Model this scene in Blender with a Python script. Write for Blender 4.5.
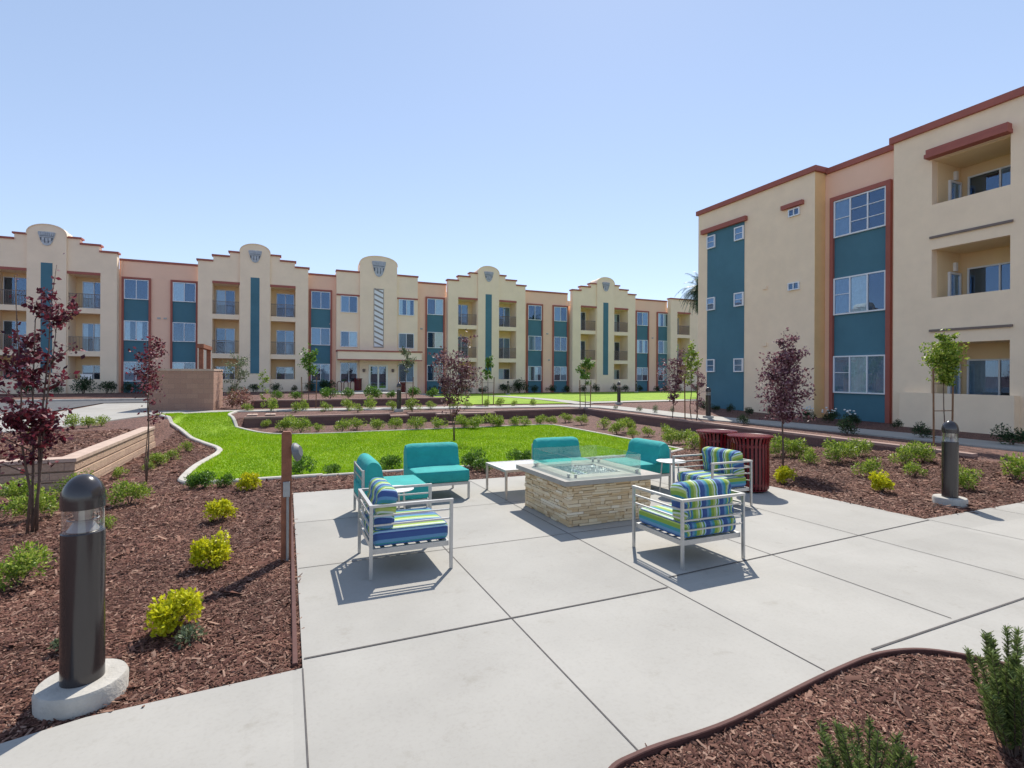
import bpy, bmesh, math, random
import numpy as np
from mathutils import Vector, Matrix
from mathutils.geometry import tessellate_polygon
R = math.radians
random.seed(7); RNG = np.random.default_rng(7)
for o in list(bpy.data.objects): bpy.data.objects.remove(o)
S = bpy.context.scene
COL = S.collection
# ------------------------------------------------------------------ camera, world, sun
FPX = 512.0; EYE = 1.65; YAW = math.atan(225/512)
cam_d = bpy.data.cameras.new('camera'); cam = bpy.data.objects.new('camera', cam_d); COL.objects.link(cam)
cam_d.sensor_width = 36; cam_d.lens = 36*FPX/1024; cam_d.clip_end = 3000; cam_d.clip_start = .05
cam_d.shift_y = -10/1024
cam.matrix_world = Matrix.Translation((0, 0, EYE)) @ Matrix.Rotation(-YAW, 4, 'Z') @ Matrix.Rotation(R(90), 4, 'X') @ Matrix.Rotation(R(.26), 4, 'Z')
S.camera = cam
SUN_AZ, SUN_EL = R(35), R(51)
w = bpy.data.worlds.new('World'); S.world = w; w.use_nodes = True
nt = w.node_tree; nt.nodes.clear()
sky = nt.nodes.new('ShaderNodeTexSky'); sky.sky_type = 'NISHITA'; sky.sun_disc = False
sky.sun_elevation = SUN_EL; sky.sun_rotation = SUN_AZ; sky.air_density = 1.0; sky.dust_density = .28; sky.ozone_density = 2.5; sky.altitude = 1800
bg = nt.nodes.new('ShaderNodeBackground'); bg.inputs[1].default_value = .15
tint = nt.nodes.new('ShaderNodeMixRGB'); tint.blend_type = 'MULTIPLY'; tint.inputs[0].default_value = 1; tint.inputs[2].default_value = (1, 1, 1, 1)
wo = nt.nodes.new('ShaderNodeOutputWorld'); nt.links.new(sky.outputs[0], tint.inputs[1]); gm = nt.nodes.new('ShaderNodeGamma'); gm.inputs[1].default_value = .56; sc0 = nt.nodes.new('ShaderNodeMixRGB'); sc0.blend_type = 'MULTIPLY'; sc0.inputs[0].default_value = 1; sc0.inputs[2].default_value = (.87, .885, .95, 1)
nt.links.new(tint.outputs[0], gm.inputs[0]); nt.links.new(gm.outputs[0], sc0.inputs[1]); nt.links.new(sc0.outputs[0], bg.inputs[0]); nt.links.new(bg.outputs[0], wo.inputs[0])
sun_d = bpy.data.lights.new('sun', 'SUN'); sun_d.energy = 2.0; sun_d.angle = R(.5); sun_d.color = (1, .95, .86)
sun = bpy.data.objects.new('sun', sun_d); COL.objects.link(sun)
sdir = Vector((math.sin(SUN_AZ)*math.cos(SUN_EL), math.cos(SUN_AZ)*math.cos(SUN_EL), math.sin(SUN_EL)))
sun.rotation_euler = sdir.to_track_quat('Z', 'Y').to_euler()
vs = S.view_settings; vs.view_transform = 'Standard'; vs.look = 'None'; vs.gamma = 1; vs.use_curve_mapping = False
vs.exposure = 1.46

# ------------------------------------------------------------------ materials
def new_mat(name):
    m = bpy.data.materials.new(name); m.use_nodes = True
    return m, m.node_tree, m.node_tree.nodes['Principled BSDF']
def mat(name, c, rough=.8, var=.12, vscale=3., bump=0., bscale=60., metal=0., c2=None, detail=6, spec=.5, bdist=.01):
    m, t, b = new_mat(name); L = t.links.new
    b.inputs['Roughness'].default_value = rough; b.inputs['Metallic'].default_value = metal
    b.inputs['Specular IOR Level'].default_value = spec
    tc = t.nodes.new('ShaderNodeTexCoord')
    if var > 0 or c2:
        n = t.nodes.new('ShaderNodeTexNoise'); n.inputs['Scale'].default_value = vscale; n.inputs['Detail'].default_value = detail; n.inputs['Roughness'].default_value = .65
        L(tc.outputs['Object'], n.inputs['Vector'])
        r = t.nodes.new('ShaderNodeValToRGB'); r.color_ramp.elements[0].position = .32; r.color_ramp.elements[1].position = .68
        a = [x*(1-var) for x in c]; z = c2 if c2 else [min(1, x*(1+var)) for x in c]
        r.color_ramp.elements[0].color = (*a, 1); r.color_ramp.elements[1].color = (*z, 1)
        L(n.outputs['Fac'], r.inputs['Fac']); L(r.outputs['Color'], b.inputs['Base Color'])
    else: b.inputs['Base Color'].default_value = (*c, 1)
    if bump > 0:
        n2 = t.nodes.new('ShaderNodeTexNoise'); n2.inputs['Scale'].default_value = bscale; n2.inputs['Detail'].default_value = 4
        L(tc.outputs['Object'], n2.inputs['Vector'])
        bp = t.nodes.new('ShaderNodeBump'); bp.inputs['Strength'].default_value = bump; bp.inputs['Distance'].default_value = bdist
        L(n2.outputs['Fac'], bp.inputs['Height']); L(bp.outputs['Normal'], b.inputs['Normal'])
    return m
def leaf_mat(name, cols, trans=.35, rough=.45, spec=.4):
    m, t, b = new_mat(name); L = t.links.new
    g = t.nodes.new('ShaderNodeNewGeometry'); r = t.nodes.new('ShaderNodeValToRGB')
    el = r.color_ramp.elements
    while len(el) < len(cols): el.new(.5)
    for i, c in enumerate(cols): el[i].position = i/(len(cols)-1); el[i].color = (*c, 1)
    L(g.outputs['Random Per Island'], r.inputs['Fac']); L(r.outputs['Color'], b.inputs['Base Color'])
    b.inputs['Roughness'].default_value = rough; b.inputs['Specular IOR Level'].default_value = spec
    tr = t.nodes.new('ShaderNodeBsdfTranslucent'); mx = t.nodes.new('ShaderNodeMixShader'); mx.inputs[0].default_value = trans
    L(r.outputs['Color'], tr.inputs['Color']); L(b.outputs[0], mx.inputs[1]); L(tr.outputs[0], mx.inputs[2])
    L(mx.outputs[0], t.nodes['Material Output'].inputs['Surface'])
    return m
def glass_mat(name, refl=.25, tint=(.85, .95, .93), rough=0., trans_col=None):
    m = bpy.data.materials.new(name); m.use_nodes = True; t = m.node_tree; t.nodes.clear(); L = t.links.new
    o = t.nodes.new('ShaderNodeOutputMaterial'); tb = t.nodes.new('ShaderNodeBsdfTransparent'); tb.inputs[0].default_value = (*tint, 1)
    gl = t.nodes.new('ShaderNodeBsdfGlossy'); gl.inputs['Roughness'].default_value = rough; gl.inputs[0].default_value = (*(trans_col or (1, 1, 1)), 1)
    fr = t.nodes.new('ShaderNodeLayerWeight'); fr.inputs[0].default_value = .5
    mr = t.nodes.new('ShaderNodeMapRange'); mr.inputs[3].default_value = refl; mr.inputs[4].default_value = 1
    pw = t.nodes.new('ShaderNodeMath'); pw.operation = 'POWER'; pw.inputs[1].default_value = 3
    L(fr.outputs['Facing'], pw.inputs[0]); L(pw.outputs[0], mr.inputs[0])
    mx = t.nodes.new('ShaderNodeMixShader'); L(mr.outputs[0], mx.inputs[0]); L(tb.outputs[0], mx.inputs[1]); L(gl.outputs[0], mx.inputs[2]); L(mx.outputs[0], o.inputs[0])
    return m
M = {}
M['cream'] = mat('cream_stucco', (.96, .765, .56), .9, .045, .9, .5, 70, detail=9)
M['cream2'] = mat('tan_stucco', (.96, .75, .53), .9, .045, 1.3, .5, 70, detail=9)
M['ochre'] = mat('ochre_stucco', (.86, .66, .40), .9, .06, .4, .3, 90)
M['pink'] = mat('salmon_stucco', (.94, .61, .44), .9, .05, .4, .35, 90)
M['teal'] = mat('teal_stucco', (.075, .19, .245), .85, .10, .6, .3, 90)
M['red'] = mat('brick_red_trim', (.38, .115, .085), .75, .1, 1.2, .15, 50)
M['white'] = mat('white_vinyl', (.82, .83, .84), .4, .02, 2)
M['roof'] = mat('roof_membrane', (.35, .34, .33), .9, .1, 1)
M['dark'] = mat('painted_room_shade', (.02, .022, .026), .7, .1, 2)  # near-black colour stands in for the shade of unlit rooms
M['curt'] = mat('pale_curtain', (.80, .77, .68), .9, .12, 9)
M['curtb'] = mat('grey_blind', (.30, .34, .38), .8, .12, 6)
M['pane'] = glass_mat('window_glass', .11, (.70, .80, .88), trans_col=(.5, .68, .98)); M['pane'].node_tree.nodes['Transparent BSDF'].inputs[0].default_value = (.86, .93, .96, 1)
M['doorc'] = mat('cream_door_paint', (.85, .83, .72), .5, .03, 2)
M['iron'] = mat('dark_iron', (.20, .15, .125), .5, .1, 4, metal=.3)
M['emblem'] = mat('silver_emblem', (.42, .43, .45), .35, .2, 6, metal=.3)
M['emblemd'] = mat('slate_emblem', (.10, .12, .15), .5, .1, 4)
M['steel'] = mat('brushed_steel', (.52, .51, .49), .42, .06, 20, metal=.6)
M['bronze'] = mat('dark_bronze_paint', (.040, .034, .034), .2, .08, 2, .03, 30, metal=.15, spec=.8)
M['footing'] = mat('footing_concrete', (.46, .43, .38), .9, .15, 6, .5, 60)
M['wood'] = mat('redwood_stain', (.27, .10, .05), .65, .25, 9, .4, 40)
M['stake'] = mat('stake_wood', (.22, .12, .06), .8, .2, 9, .3, 40)
M['bark'] = mat('grey_bark', (.13, .085, .065), .85, .25, 20, .5, 60)
M['conduit'] = mat('galvanised', (.38, .39, .38), .5, .1, 10, metal=.5)
M['canred'] = mat('dark_red_enamel', (.15, .006, .012), .25, .08, 4)
M['black'] = mat('black_plastic', (.02, .02, .02), .5, 0)
M['tealcush'] = mat('teal_fabric', (.022, .34, .315), .85, .12, 5, .5, 9, bdist=.02)
M['pebble'] = leaf_mat('fire_glass', [(.5, .55, .55), (.75, .8, .8), (.25, .3, .32)], .3, .15, .8)
M['glass'] = glass_mat('clear_glass', .09, (.90, .97, .945))
M['lens'] = glass_mat('lamp_lens', .14, (.8, .8, .8))
M['tabletop'] = mat('white_table_metal', (.72, .72, .70), .4, .03, 8)
M['slab'] = mat('pit_slab', (.36, .33, .29), .75, .12, 5, .25, 60)
M['kerb'] = mat('kerb_concrete', (.50, .46, .40), .9, .15, 3, .4, 60)
M['edging'] = mat('brown_edging', (.10, .038, .03), .8, .15, 6, .3, 40)
M['joint'] = mat('joint', (.10, .09, .085), .9, .2, 20)
M['asphalt'] = mat('asphalt', (.10, .10, .105), .9, .2, 3, .4, 80)
M['rose'] = mat('white_petals', (.75, .75, .72), .6, .05, 9)
M['lampgrey'] = mat('grey_lamp_shade', (.16, .165, .17), .5, .05, 5)
M['pipe'] = mat('blue_piping', (.05, .12, .30), .8, .05, 5)
M['slatgrey'] = mat('taupe_slat', (.30, .26, .23), .6, .05, 5)
M['ochre2'] = mat('orange_stucco', (.90, .60, .28), .9, .05, 1.3, .4, 70)
M['bluebox'] = mat('blue_plastic', (.03, .1, .35), .5, .05, 3)

def concrete():
    m, t, b = new_mat('broom_concrete'); L = t.links.new
    tc = t.nodes.new('ShaderNodeTexCoord')
    def N(s, d=5, ro=.6):
        n = t.nodes.new('ShaderNodeTexNoise'); n.inputs['Scale'].default_value = s; n.inputs['Detail'].default_value = d; n.inputs['Roughness'].default_value = ro; L(tc.outputs['Object'], n.inputs['Vector']); return n
    a = N(.9, 7); r = t.nodes.new('ShaderNodeValToRGB'); e = r.color_ramp.elements
    e[0].position = .3; e[0].color = (.335, .317, .285, 1); e[1].position = .7; e[1].color = (.412, .391, .353, 1)
    L(a.outputs['Fac'], r.inputs['Fac'])
    sp = N(45, 3); r2 = t.nodes.new('ShaderNodeValToRGB'); e = r2.color_ramp.elements
    e[0].position = .33; e[0].color = (.95, .945, .94, 1); e[1].position = .5; e[1].color = (1, 1, 1, 1); L(sp.outputs['Fac'], r2.inputs['Fac'])
    st = N(4.2, 8, .75); r3 = t.nodes.new('ShaderNodeValToRGB'); e = r3.color_ramp.elements
    e[0].position = .25; e[0].color = (.80, .78, .74, 1); e[1].position = .42; e[1].color = (1, 1, 1, 1); L(st.outputs['Fac'], r3.inputs['Fac'])
    m1 = t.nodes.new('ShaderNodeMixRGB'); m1.blend_type = 'MULTIPLY'; m1.inputs[0].default_value = 1; L(r.outputs[0], m1.inputs[1]); L(r2.outputs[0], m1.inputs[2])
    m2 = t.nodes.new('ShaderNodeMixRGB'); m2.blend_type = 'MULTIPLY'; m2.inputs[0].default_value = .8; L(m1.outputs[0], m2.inputs[1]); L(r3.outputs[0], m2.inputs[2])
    mp2 = t.nodes.new('ShaderNodeMapping'); mp2.inputs['Location'].default_value = (-.035/1.42, -.04/1.63, .5); mp2.inputs['Scale'].default_value = (1/1.42, 1/1.63, 0); L(tc.outputs['Object'], mp2.inputs[0])
    fl = t.nodes.new('ShaderNodeVectorMath'); fl.operation = 'FLOOR'; L(mp2.outputs[0], fl.inputs[0]); wn = t.nodes.new('ShaderNodeTexWhiteNoise'); L(fl.outputs[0], wn.inputs['Vector'])
    mr = t.nodes.new('ShaderNodeMapRange'); mr.inputs[3].default_value = .93; mr.inputs[4].default_value = 1.03; L(wn.outputs['Value'], mr.inputs[0])
    vm = t.nodes.new('ShaderNodeVectorMath'); vm.operation = 'SCALE'; L(m2.outputs[0], vm.inputs[0]); L(mr.outputs[0], vm.inputs['Scale'])
    L(vm.outputs[0], b.inputs['Base Color']); b.inputs['Roughness'].default_value = .82
    mp = t.nodes.new('ShaderNodeMapping'); mp.inputs['Scale'].default_value = (3, 160, 1); L(tc.outputs['Object'], mp.inputs[0])
    bn = t.nodes.new('ShaderNodeTexNoise'); bn.inputs['Scale'].default_value = 1; bn.inputs['Detail'].default_value = 3; L(mp.outputs[0], bn.inputs['Vector'])
    bp = t.nodes.new('ShaderNodeBump'); bp.inputs['Strength'].default_value = .18; bp.inputs['Distance'].default_value = .004; L(bn.outputs['Fac'], bp.inputs['Height']); L(bp.outputs[0], b.inputs['Normal'])
    return m
M['concrete'] = concrete()
def mulch():
    m, t, b = new_mat('bark_mulch'); L = t.links.new
    tc = t.nodes.new('ShaderNodeTexCoord')
    mp = t.nodes.new('ShaderNodeMapping'); mp.inputs['Scale'].default_value = (1, 1, 1); L(tc.outputs['Object'], mp.inputs[0])
    v = t.nodes.new('ShaderNodeTexVoronoi'); v.inputs['Scale'].default_value = 26; L(mp.outputs[0], v.inputs['Vector'])
    n = t.nodes.new('ShaderNodeTexNoise'); n.inputs['Scale'].default_value = 22; n.inputs['Detail'].default_value = 6; n.inputs['Distortion'].default_value = 1.5; L(mp.outputs[0], n.inputs['Vector'])
    r = t.nodes.new('ShaderNodeValToRGB'); e = r.color_ramp.elements
    e[0].position = .32; e[0].color = (.045, .020, .015, 1); e[1].position = .72; e[1].color = (.28, .14, .10, 1)
    x = e.new(.5); x.color = (.13, .058, .043, 1)
    mxx = t.nodes.new('ShaderNodeMixRGB'); mxx.inputs[0].default_value = .35; L(n.outputs['Fac'], mxx.inputs[1]); L(v.outputs['Color'], mxx.inputs[2])
    L(mxx.outputs[0], r.inputs['Fac']); L(r.outputs[0], b.inputs['Base Color']); b.inputs['Roughness'].default_value = .9
    bp = t.nodes.new('ShaderNodeBump'); bp.inputs['Strength'].default_value = 1; bp.inputs['Distance'].default_value = .03; L(mxx.outputs[0], bp.inputs['Height']); L(bp.outputs[0], b.inputs['Normal'])
    return m
M['mulch'] = mulch()
M['chip'] = leaf_mat('mulch_chip', [(.05, .021, .015), (.11, .045, .032), (.165, .07, .05), (.23, .11, .075), (.42, .26, .19)], .02, .8, .2)
M['lawn'] = mat('lawn_soil', (.19, .34, .003), .9, .2, 1.2, .6, 60, c2=(.28, .42, .006), bdist=.03)
M['blade'] = leaf_mat('grass_blade', [(.19, .36, .003), (.25, .44, .004), (.33, .50, .006), (.43, .50, .03)], .45, .6, .15)
M['yellow'] = leaf_mat('yellow_leaf', [(.30, .34, .01), (.60, .60, .015), (.75, .70, .03), (.55, .58, .02)], .4)
M['green'] = leaf_mat('green_leaf', [(.03, .09, .012), (.08, .18, .02), (.14, .27, .03), (.22, .36, .04)], .35)
M['lime'] = leaf_mat('lime_leaf', [(.07, .15, .015), (.18, .28, .025), (.34, .44, .05), (.50, .56, .12)], .35)
M['deep'] = leaf_mat('deep_leaf', [(.012, .03, .010), (.025, .06, .018), (.05, .10, .03)], .25)
M['olive'] = leaf_mat('olive_leaf', [(.08, .11, .05), (.16, .20, .10), (.24, .28, .16)], .3)
M['plum'] = leaf_mat('plum_leaf', [(.045, .014, .022), (.13, .022, .03), (.08, .02, .042), (.28, .035, .05), (.30, .15, .17)], .3, .5, .25)
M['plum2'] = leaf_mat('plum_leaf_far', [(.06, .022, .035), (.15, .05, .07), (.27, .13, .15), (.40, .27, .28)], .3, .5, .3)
M['pinkleaf'] = leaf_mat('pink_leaf', [(.10, .05, .03), (.28, .12, .11), (.42, .24, .20), (.20, .16, .05)], .35)
M['rosemary'] = leaf_mat('rosemary_leaf', [(.04, .06, .015), (.11, .16, .04), (.20, .27, .07), (.33, .40, .13)], .3)
M['stone'] = leaf_mat('ledge_stone', [(.58, .42, .25), (.70, .54, .34), (.80, .66, .46), (.64, .45, .25), (.85, .74, .57)], 0, .9, .2)

def brick(name, c1, c2, mort, bw, bh, sc=1.):
    m, t, b = new_mat(name); L = t.links.new
    tc = t.nodes.new('ShaderNodeTexCoord'); sep = t.nodes.new('ShaderNodeSeparateXYZ'); L(tc.outputs['Object'], sep.inputs[0])
    ad = t.nodes.new('ShaderNodeMath'); ad.operation = 'ADD'; L(sep.outputs[0], ad.inputs[0]); L(sep.outputs[1], ad.inputs[1])
    cb = t.nodes.new('ShaderNodeCombineXYZ'); L(ad.outputs[0], cb.inputs[0]); L(sep.outputs[2], cb.inputs[1])
    k = t.nodes.new('ShaderNodeTexBrick'); L(cb.outputs[0], k.inputs['Vector'])
    k.inputs['Scale'].default_value = 1; k.inputs['Brick Width'].default_value = bw; k.inputs['Row Height'].default_value = bh; k.inputs['Mortar Size'].default_value = .006
    k.inputs['Color1'].default_value = (*c1, 1); k.inputs['Color2'].default_value = (*c2, 1); k.inputs['Mortar'].default_value = (*mort, 1)
    n = t.nodes.new('ShaderNodeTexNoise'); n.inputs['Scale'].default_value = 30; n.inputs['Detail'].default_value = 5; L(tc.outputs['Object'], n.inputs['Vector'])
    mx = t.nodes.new('ShaderNodeMixRGB'); mx.blend_type = 'OVERLAY'; mx.inputs[0].default_value = .35; L(k.outputs[0], mx.inputs[1]); L(n.outputs['Fac'], mx.inputs[2]); L(mx.outputs[0], b.inputs['Base Color'])
    b.inputs['Roughness'].default_value = .9
    bp = t.nodes.new('ShaderNodeBump'); bp.inputs['Strength'].default_value = .8; bp.inputs['Distance'].default_value = .02; L(n.outputs['Fac'], bp.inputs['Height']); L(bp.outputs[0], b.inputs['Normal'])
    return m
M['brick'] = brick('brown_block', (.36, .205, .15), (.42, .25, .18), (.30, .19, .145), .4, .2)
M['brickd'] = brick('plum_brown_block', (.155, .085, .075), (.19, .105, .09), (.12, .075, .068), .4, .14)
M['bricktan'] = brick('tan_block', (.46, .31, .22), (.52, .36, .25), (.30, .20, .15), .4, .14)
M['cap'] = mat('pink_block_cap', (.52, .38, .30), .9, .15, 5, .4, 60)
M['capd'] = mat('brown_block_cap', (.36, .24, .20), .9, .15, 5, .4, 60)

def stripes():
    m, t, b = new_mat('striped_fabric'); L = t.links.new
    uv = t.nodes.new('ShaderNodeAttribute'); uv.attribute_name = 'stripe'
    fr = t.nodes.new('ShaderNodeMath'); fr.operation = 'MULTIPLY'; fr.inputs[1].default_value = 1/.215; L(uv.outputs['Fac'], fr.inputs[0])
    f2 = t.nodes.new('ShaderNodeMath'); f2.operation = 'FRACT'; L(fr.outputs[0], f2.inputs[0])
    r = t.nodes.new('ShaderNodeValToRGB'); r.color_ramp.interpolation = 'CONSTANT'
    seq = [(0, (.045, .095, .26)), (.18, (.12, .27, .44)), (.30, (.05, .27, .30)), (.42, (.22, .35, .05)), (.58, (.42, .50, .13)), (.70, (.60, .68, .58)), (.78, (.16, .30, .04)), (.86, (.33, .52, .66)), (.93, (.04, .07, .24))]
    e = r.color_ramp.elements
    while len(e) < len(seq): e.new(.5)
    for i, (p, c) in enumerate(seq): e[i].position = p; e[i].color = (*c, 1)
    L(f2.outputs[0], r.inputs['Fac']); L(r.outputs[0], b.inputs['Base Color']); b.inputs['Roughness'].default_value = .85
    tc = t.nodes.new('ShaderNodeTexCoord'); n = t.nodes.new('ShaderNodeTexNoise'); n.inputs['Scale'].default_value = 14; L(tc.outputs['Object'], n.inputs['Vector'])
    bp = t.nodes.new('ShaderNodeBump'); bp.inputs['Strength'].default_value = .4; bp.inputs['Distance'].default_value = .02; L(n.outputs['Fac'], bp.inputs['Height']); L(bp.outputs[0], b.inputs['Normal'])
    return m
M['stripe'] = stripes()

def mottle(m, scale, lo):      # slow patchy variation over a leaf material
    t = m.node_tree; b = t.nodes['Principled BSDF']; tc = t.nodes.new('ShaderNodeNewGeometry'); n = t.nodes.new('ShaderNodeTexNoise'); n.inputs['Scale'].default_value = scale; n.inputs['Detail'].default_value = 6
    t.links.new(tc.outputs['Position'], n.inputs['Vector']); rp = t.nodes.new('ShaderNodeValToRGB'); e = rp.color_ramp.elements; e[0].position = .35; e[0].color = (*lo, 1); e[1].position = .62; e[1].color = (1, 1, 1, 1); t.links.new(n.outputs['Fac'], rp.inputs['Fac'])
    src = b.inputs['Base Color'].links[0].from_socket; mx = t.nodes.new('ShaderNodeMixRGB'); mx.blend_type = 'MULTIPLY'; mx.inputs[0].default_value = 1
    t.links.new(src, mx.inputs[1]); t.links.new(rp.outputs[0], mx.inputs[2]); t.links.new(mx.outputs[0], b.inputs['Base Color'])
    for q in t.nodes:
        if q.type == 'BSDF_TRANSLUCENT': t.links.new(mx.outputs[0], q.inputs['Color'])
mottle(M['blade'], .9, (.72, .80, .7)); mottle(M['chip'], 1.3, (.72, .74, .76))
# ------------------------------------------------------------------ mesh helpers
class MB:
    def __init__(s): s.v = []; s.f = []; s.mi = []
    def box(s, x0, x1, y0, y1, z0, z1, mi=0):
        i = len(s.v)
        s.v += [(x0, y0, z0), (x1, y0, z0), (x1, y1, z0), (x0, y1, z0), (x0, y0, z1), (x1, y0, z1), (x1, y1, z1), (x0, y1, z1)]
        s.f += [(i, i+3, i+2, i+1), (i+4, i+5, i+6, i+7), (i, i+1, i+5, i+4), (i+1, i+2, i+6, i+5), (i+2, i+3, i+7, i+6), (i+3, i, i+4, i+7)]; s.mi += [mi]*6
        return s
    def prism(s, pts, a0, a1, axis='y', mi=0):   # polygon in the plane across axis, extruded
        i = len(s.v); n = len(pts)
        for a in (a0, a1):
            for p in pts: s.v.append({'y': (p[0], a, p[1]), 'x': (a, p[0], p[1]), 'z': (p[0], p[1], a)}[axis])
        s.f.append(tuple(range(i+n-1, i-1, -1))); s.f.append(tuple(range(i+n, i+2*n)))
        for k in range(n): s.f.append((i+k, i+(k+1) % n, i+n+(k+1) % n, i+n+k))
        s.mi += [mi]*(n+2); return s
    def tube(s, pts, rad, n=8, cap=True, mi=0):
        if not hasattr(rad, '__len__'): rad = [rad]*len(pts)
        pts = [Vector(p) for p in pts]; base = len(s.v); up = Vector((0, 0, 1)); prev = None
        for k, p in enumerate(pts):
            d = (pts[min(k+1, len(pts)-1)]-pts[max(k-1, 0)]).normalized()
            a = d.cross(up) if prev is None else prev - d*prev.dot(d)
            if a.length < 1e-4: a = d.cross(Vector((1, 0, 0)))
            a.normalize(); b = d.cross(a); prev = a
            for j in range(n):
                t = 2*math.pi*j/n; s.v.append(tuple(p + (a*math.cos(t)+b*math.sin(t))*rad[k]))
        for k in range(len(pts)-1):
            for j in range(n):
                s.f.append((base+k*n+j, base+k*n+(j+1) % n, base+(k+1)*n+(j+1) % n, base+(k+1)*n+j)); s.mi.append(mi)
        if cap:
            s.f.append(tuple(range(base+n-1, base-1, -1))); e = base+(len(pts)-1)*n; s.f.append(tuple(range(e, e+n))); s.mi += [mi]*2
        return s
    def lathe(s, prof, cx=0, cy=0, n=32, mi=0, sx=1, sy=1):
        base = len(s.v)
        for (r, z) in prof:
            for j in range(n):
                t = 2*math.pi*j/n; s.v.append((cx+r*sx*math.cos(t), cy+r*sy*math.sin(t), z))
        for k in range(len(prof)-1):
            for j in range(n):
                s.f.append((base+k*n+j, base+k*n+(j+1) % n, base+(k+1)*n+(j+1) % n, base+(k+1)*n+j)); s.mi.append(mi)
        return s
    def mesh(s, name, mats, smooth=False, bevel=0):
        me = bpy.data.meshes.new(name); me.from_pydata(s.v, [], s.f)
        for m in (mats if isinstance(mats, (list, tuple)) else [mats]): me.materials.append(m)
        me.polygons.foreach_set('material_index', s.mi)
        if smooth: me.polygons.foreach_set('use_smooth', [True]*len(me.polygons))
        me.update()
        bm = bmesh.new(); bm.from_mesh(me); bmesh.ops.recalc_face_normals(bm, faces=bm.faces)
        if bevel: bmesh.ops.bevel(bm, geom=bm.edges[:], offset=bevel, segments=2, profile=.5, affect='EDGES')
        bm.to_mesh(me); bm.free()
        return me
    def build(s, name, mats, parent=None, smooth=False, bevel=0, autosmooth=False):
        me = s.mesh(name, mats, smooth or autosmooth, bevel)
        if autosmooth:
            try: me.set_sharp_from_angle(angle=R(35))
            except Exception: pass
        return link(name, me, parent)
def link(name, me, parent=None):
    o = bpy.data.objects.new(name, me); COL.objects.link(o)
    if parent is not None: o.parent = parent
    return o
def tag(o, label=None, cat=None, group=None, kind=None):
    if label: o['label'] = label
    if cat: o['category'] = cat
    if group: o['group'] = group
    if kind: o['kind'] = kind
    return o
def empty(name, loc=(0, 0, 0), rz=0):
    o = bpy.data.objects.new(name, None); COL.objects.link(o); o.location = loc; o.rotation_euler = (0, 0, rz); o.empty_display_size = .1; return o
def copy_tree(o, parent=None):
    c = o.copy(); COL.objects.link(c); c.parent = parent
    for ch in [x for x in KIDS.get(o.name, [])]: 
        cc = copy_tree(ch, c); KIDS.setdefault(c.name, []).append(cc)
    return c
KIDS = {}
def reg(o):     # remember children for fast copying
    for ch in o.children: KIDS.setdefault(o.name, []).append(ch); reg(ch)
def np_mesh(name, verts, faces, mat_, k):
    me = bpy.data.meshes.new(name); nv, nf = len(verts), len(faces)
    me.vertices.add(nv); me.vertices.foreach_set('co', verts.astype(np.float32).ravel())
    me.loops.add(nf*k); me.loops.foreach_set('vertex_index', faces.astype(np.int32).ravel())
    me.polygons.add(nf); me.polygons.foreach_set('loop_start', np.arange(0, nf*k, k, dtype=np.int32)); me.polygons.foreach_set('loop_total', np.full(nf, k, dtype=np.int32))
    me.materials.append(mat_); me.update(calc_edges=True); me.validate(); return me

# ------------------------------------------------------------------ ground heights
def ss(a, b, x): 
    t = np.clip((x-a)/(b-a), 0, 1); return t*t*(3-2*t)
WX, WY = 12.4, 20.0
def hgt(x, y):
    x = np.asarray(x, float); y = np.asarray(y, float)
    p = -.008*np.clip(x, -8, 14)-.018*np.clip(y, -10, 12)
    lw = p+(-.33-p)*ss(8.9, 11.5, y)
    lw = lw+.12*ss(9.6, 12.2, x)*ss(8, 11, y)*(1-ss(19.5, 19.9, y)*0)
    lw = lw+.10*ss(17.9, 19.8, y)
    lw = lw+(0.02-lw)*ss(9.3, 12.3, x)*(1-ss(5.5, 10.5, y))
    u = .1*ss(13, 20, y)
    u = u+(-.12-u)*ss(26, 44, y)*ss(7.5, 9, x)
    u = u+(.40-u)*ss(25.52, 25.68, y)*(1-ss(7.4, 7.6, x))*ss(-1.6, -1.4, x)
    u = u+(.20-u)*ss(30, 43, y)*(1-ss(7.4, 9, x))
    wdt = 3.0*(1-ss(-3.0, -1.4, x))
    f = ss(WY+.0-wdt, WY+.2+wdt*.8+1e-6, y)
    west = lw+(u-lw)*f
    g = ss(WX, WX+.2, x)*ss(5.2, 6.2, y)+ss(11, 14, x)*(1-ss(5.2, 6.2, y))
    h = west+(u-west)*np.clip(g, 0, 1)
    pl = ss(-3.45, -3.65, x) if False else (1-ss(-3.6, -3.45, x))
    h = h+(.14-h)*pl*ss(10.95, 11.15, y)*(1-ss(23, 26, y))
    return h
def H(x, y): return float(hgt(x, y))
def grid_mesh(name, xs, ys, off, mt):
    X, Y = np.meshgrid(xs, ys); Z = hgt(X, Y)+off
    v = np.stack([X.ravel(), Y.ravel(), Z.ravel()], 1); nx = len(xs)
    i = (np.arange(len(ys)-1)[:, None]*nx+np.arange(nx-1)[None]).ravel()
    f = np.stack([i, i+1, i+nx+1, i+nx], 1)
    return np_mesh(name, v, f, mt, 4)
xs = np.unique(np.round(np.concatenate([[-1500, -600, -250, -120, -70, -45, -30, -20], np.arange(-14, 16, .25), [-3.6, -3.45, 12.4, 12.6, -1.4, 7.4, 7.6], np.arange(16, 26, .5), np.arange(26, 50, 2), [60, 90, 150, 300, 700, 1500]]), 3))
ys = np.unique(np.round(np.concatenate([[-1500, -500, -200, -80, -40, -20, -10, -6], np.arange(-4, 28, .25), [10.95, 11.15, 20.2, 25.52, 25.68], np.arange(28, 48, 1), [55, 70, 100, 200, 500, 1500]]), 3))
tag(link('ground', grid_mesh('ground', xs, ys, -.025, M['mulch'])), kind='structure')
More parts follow.
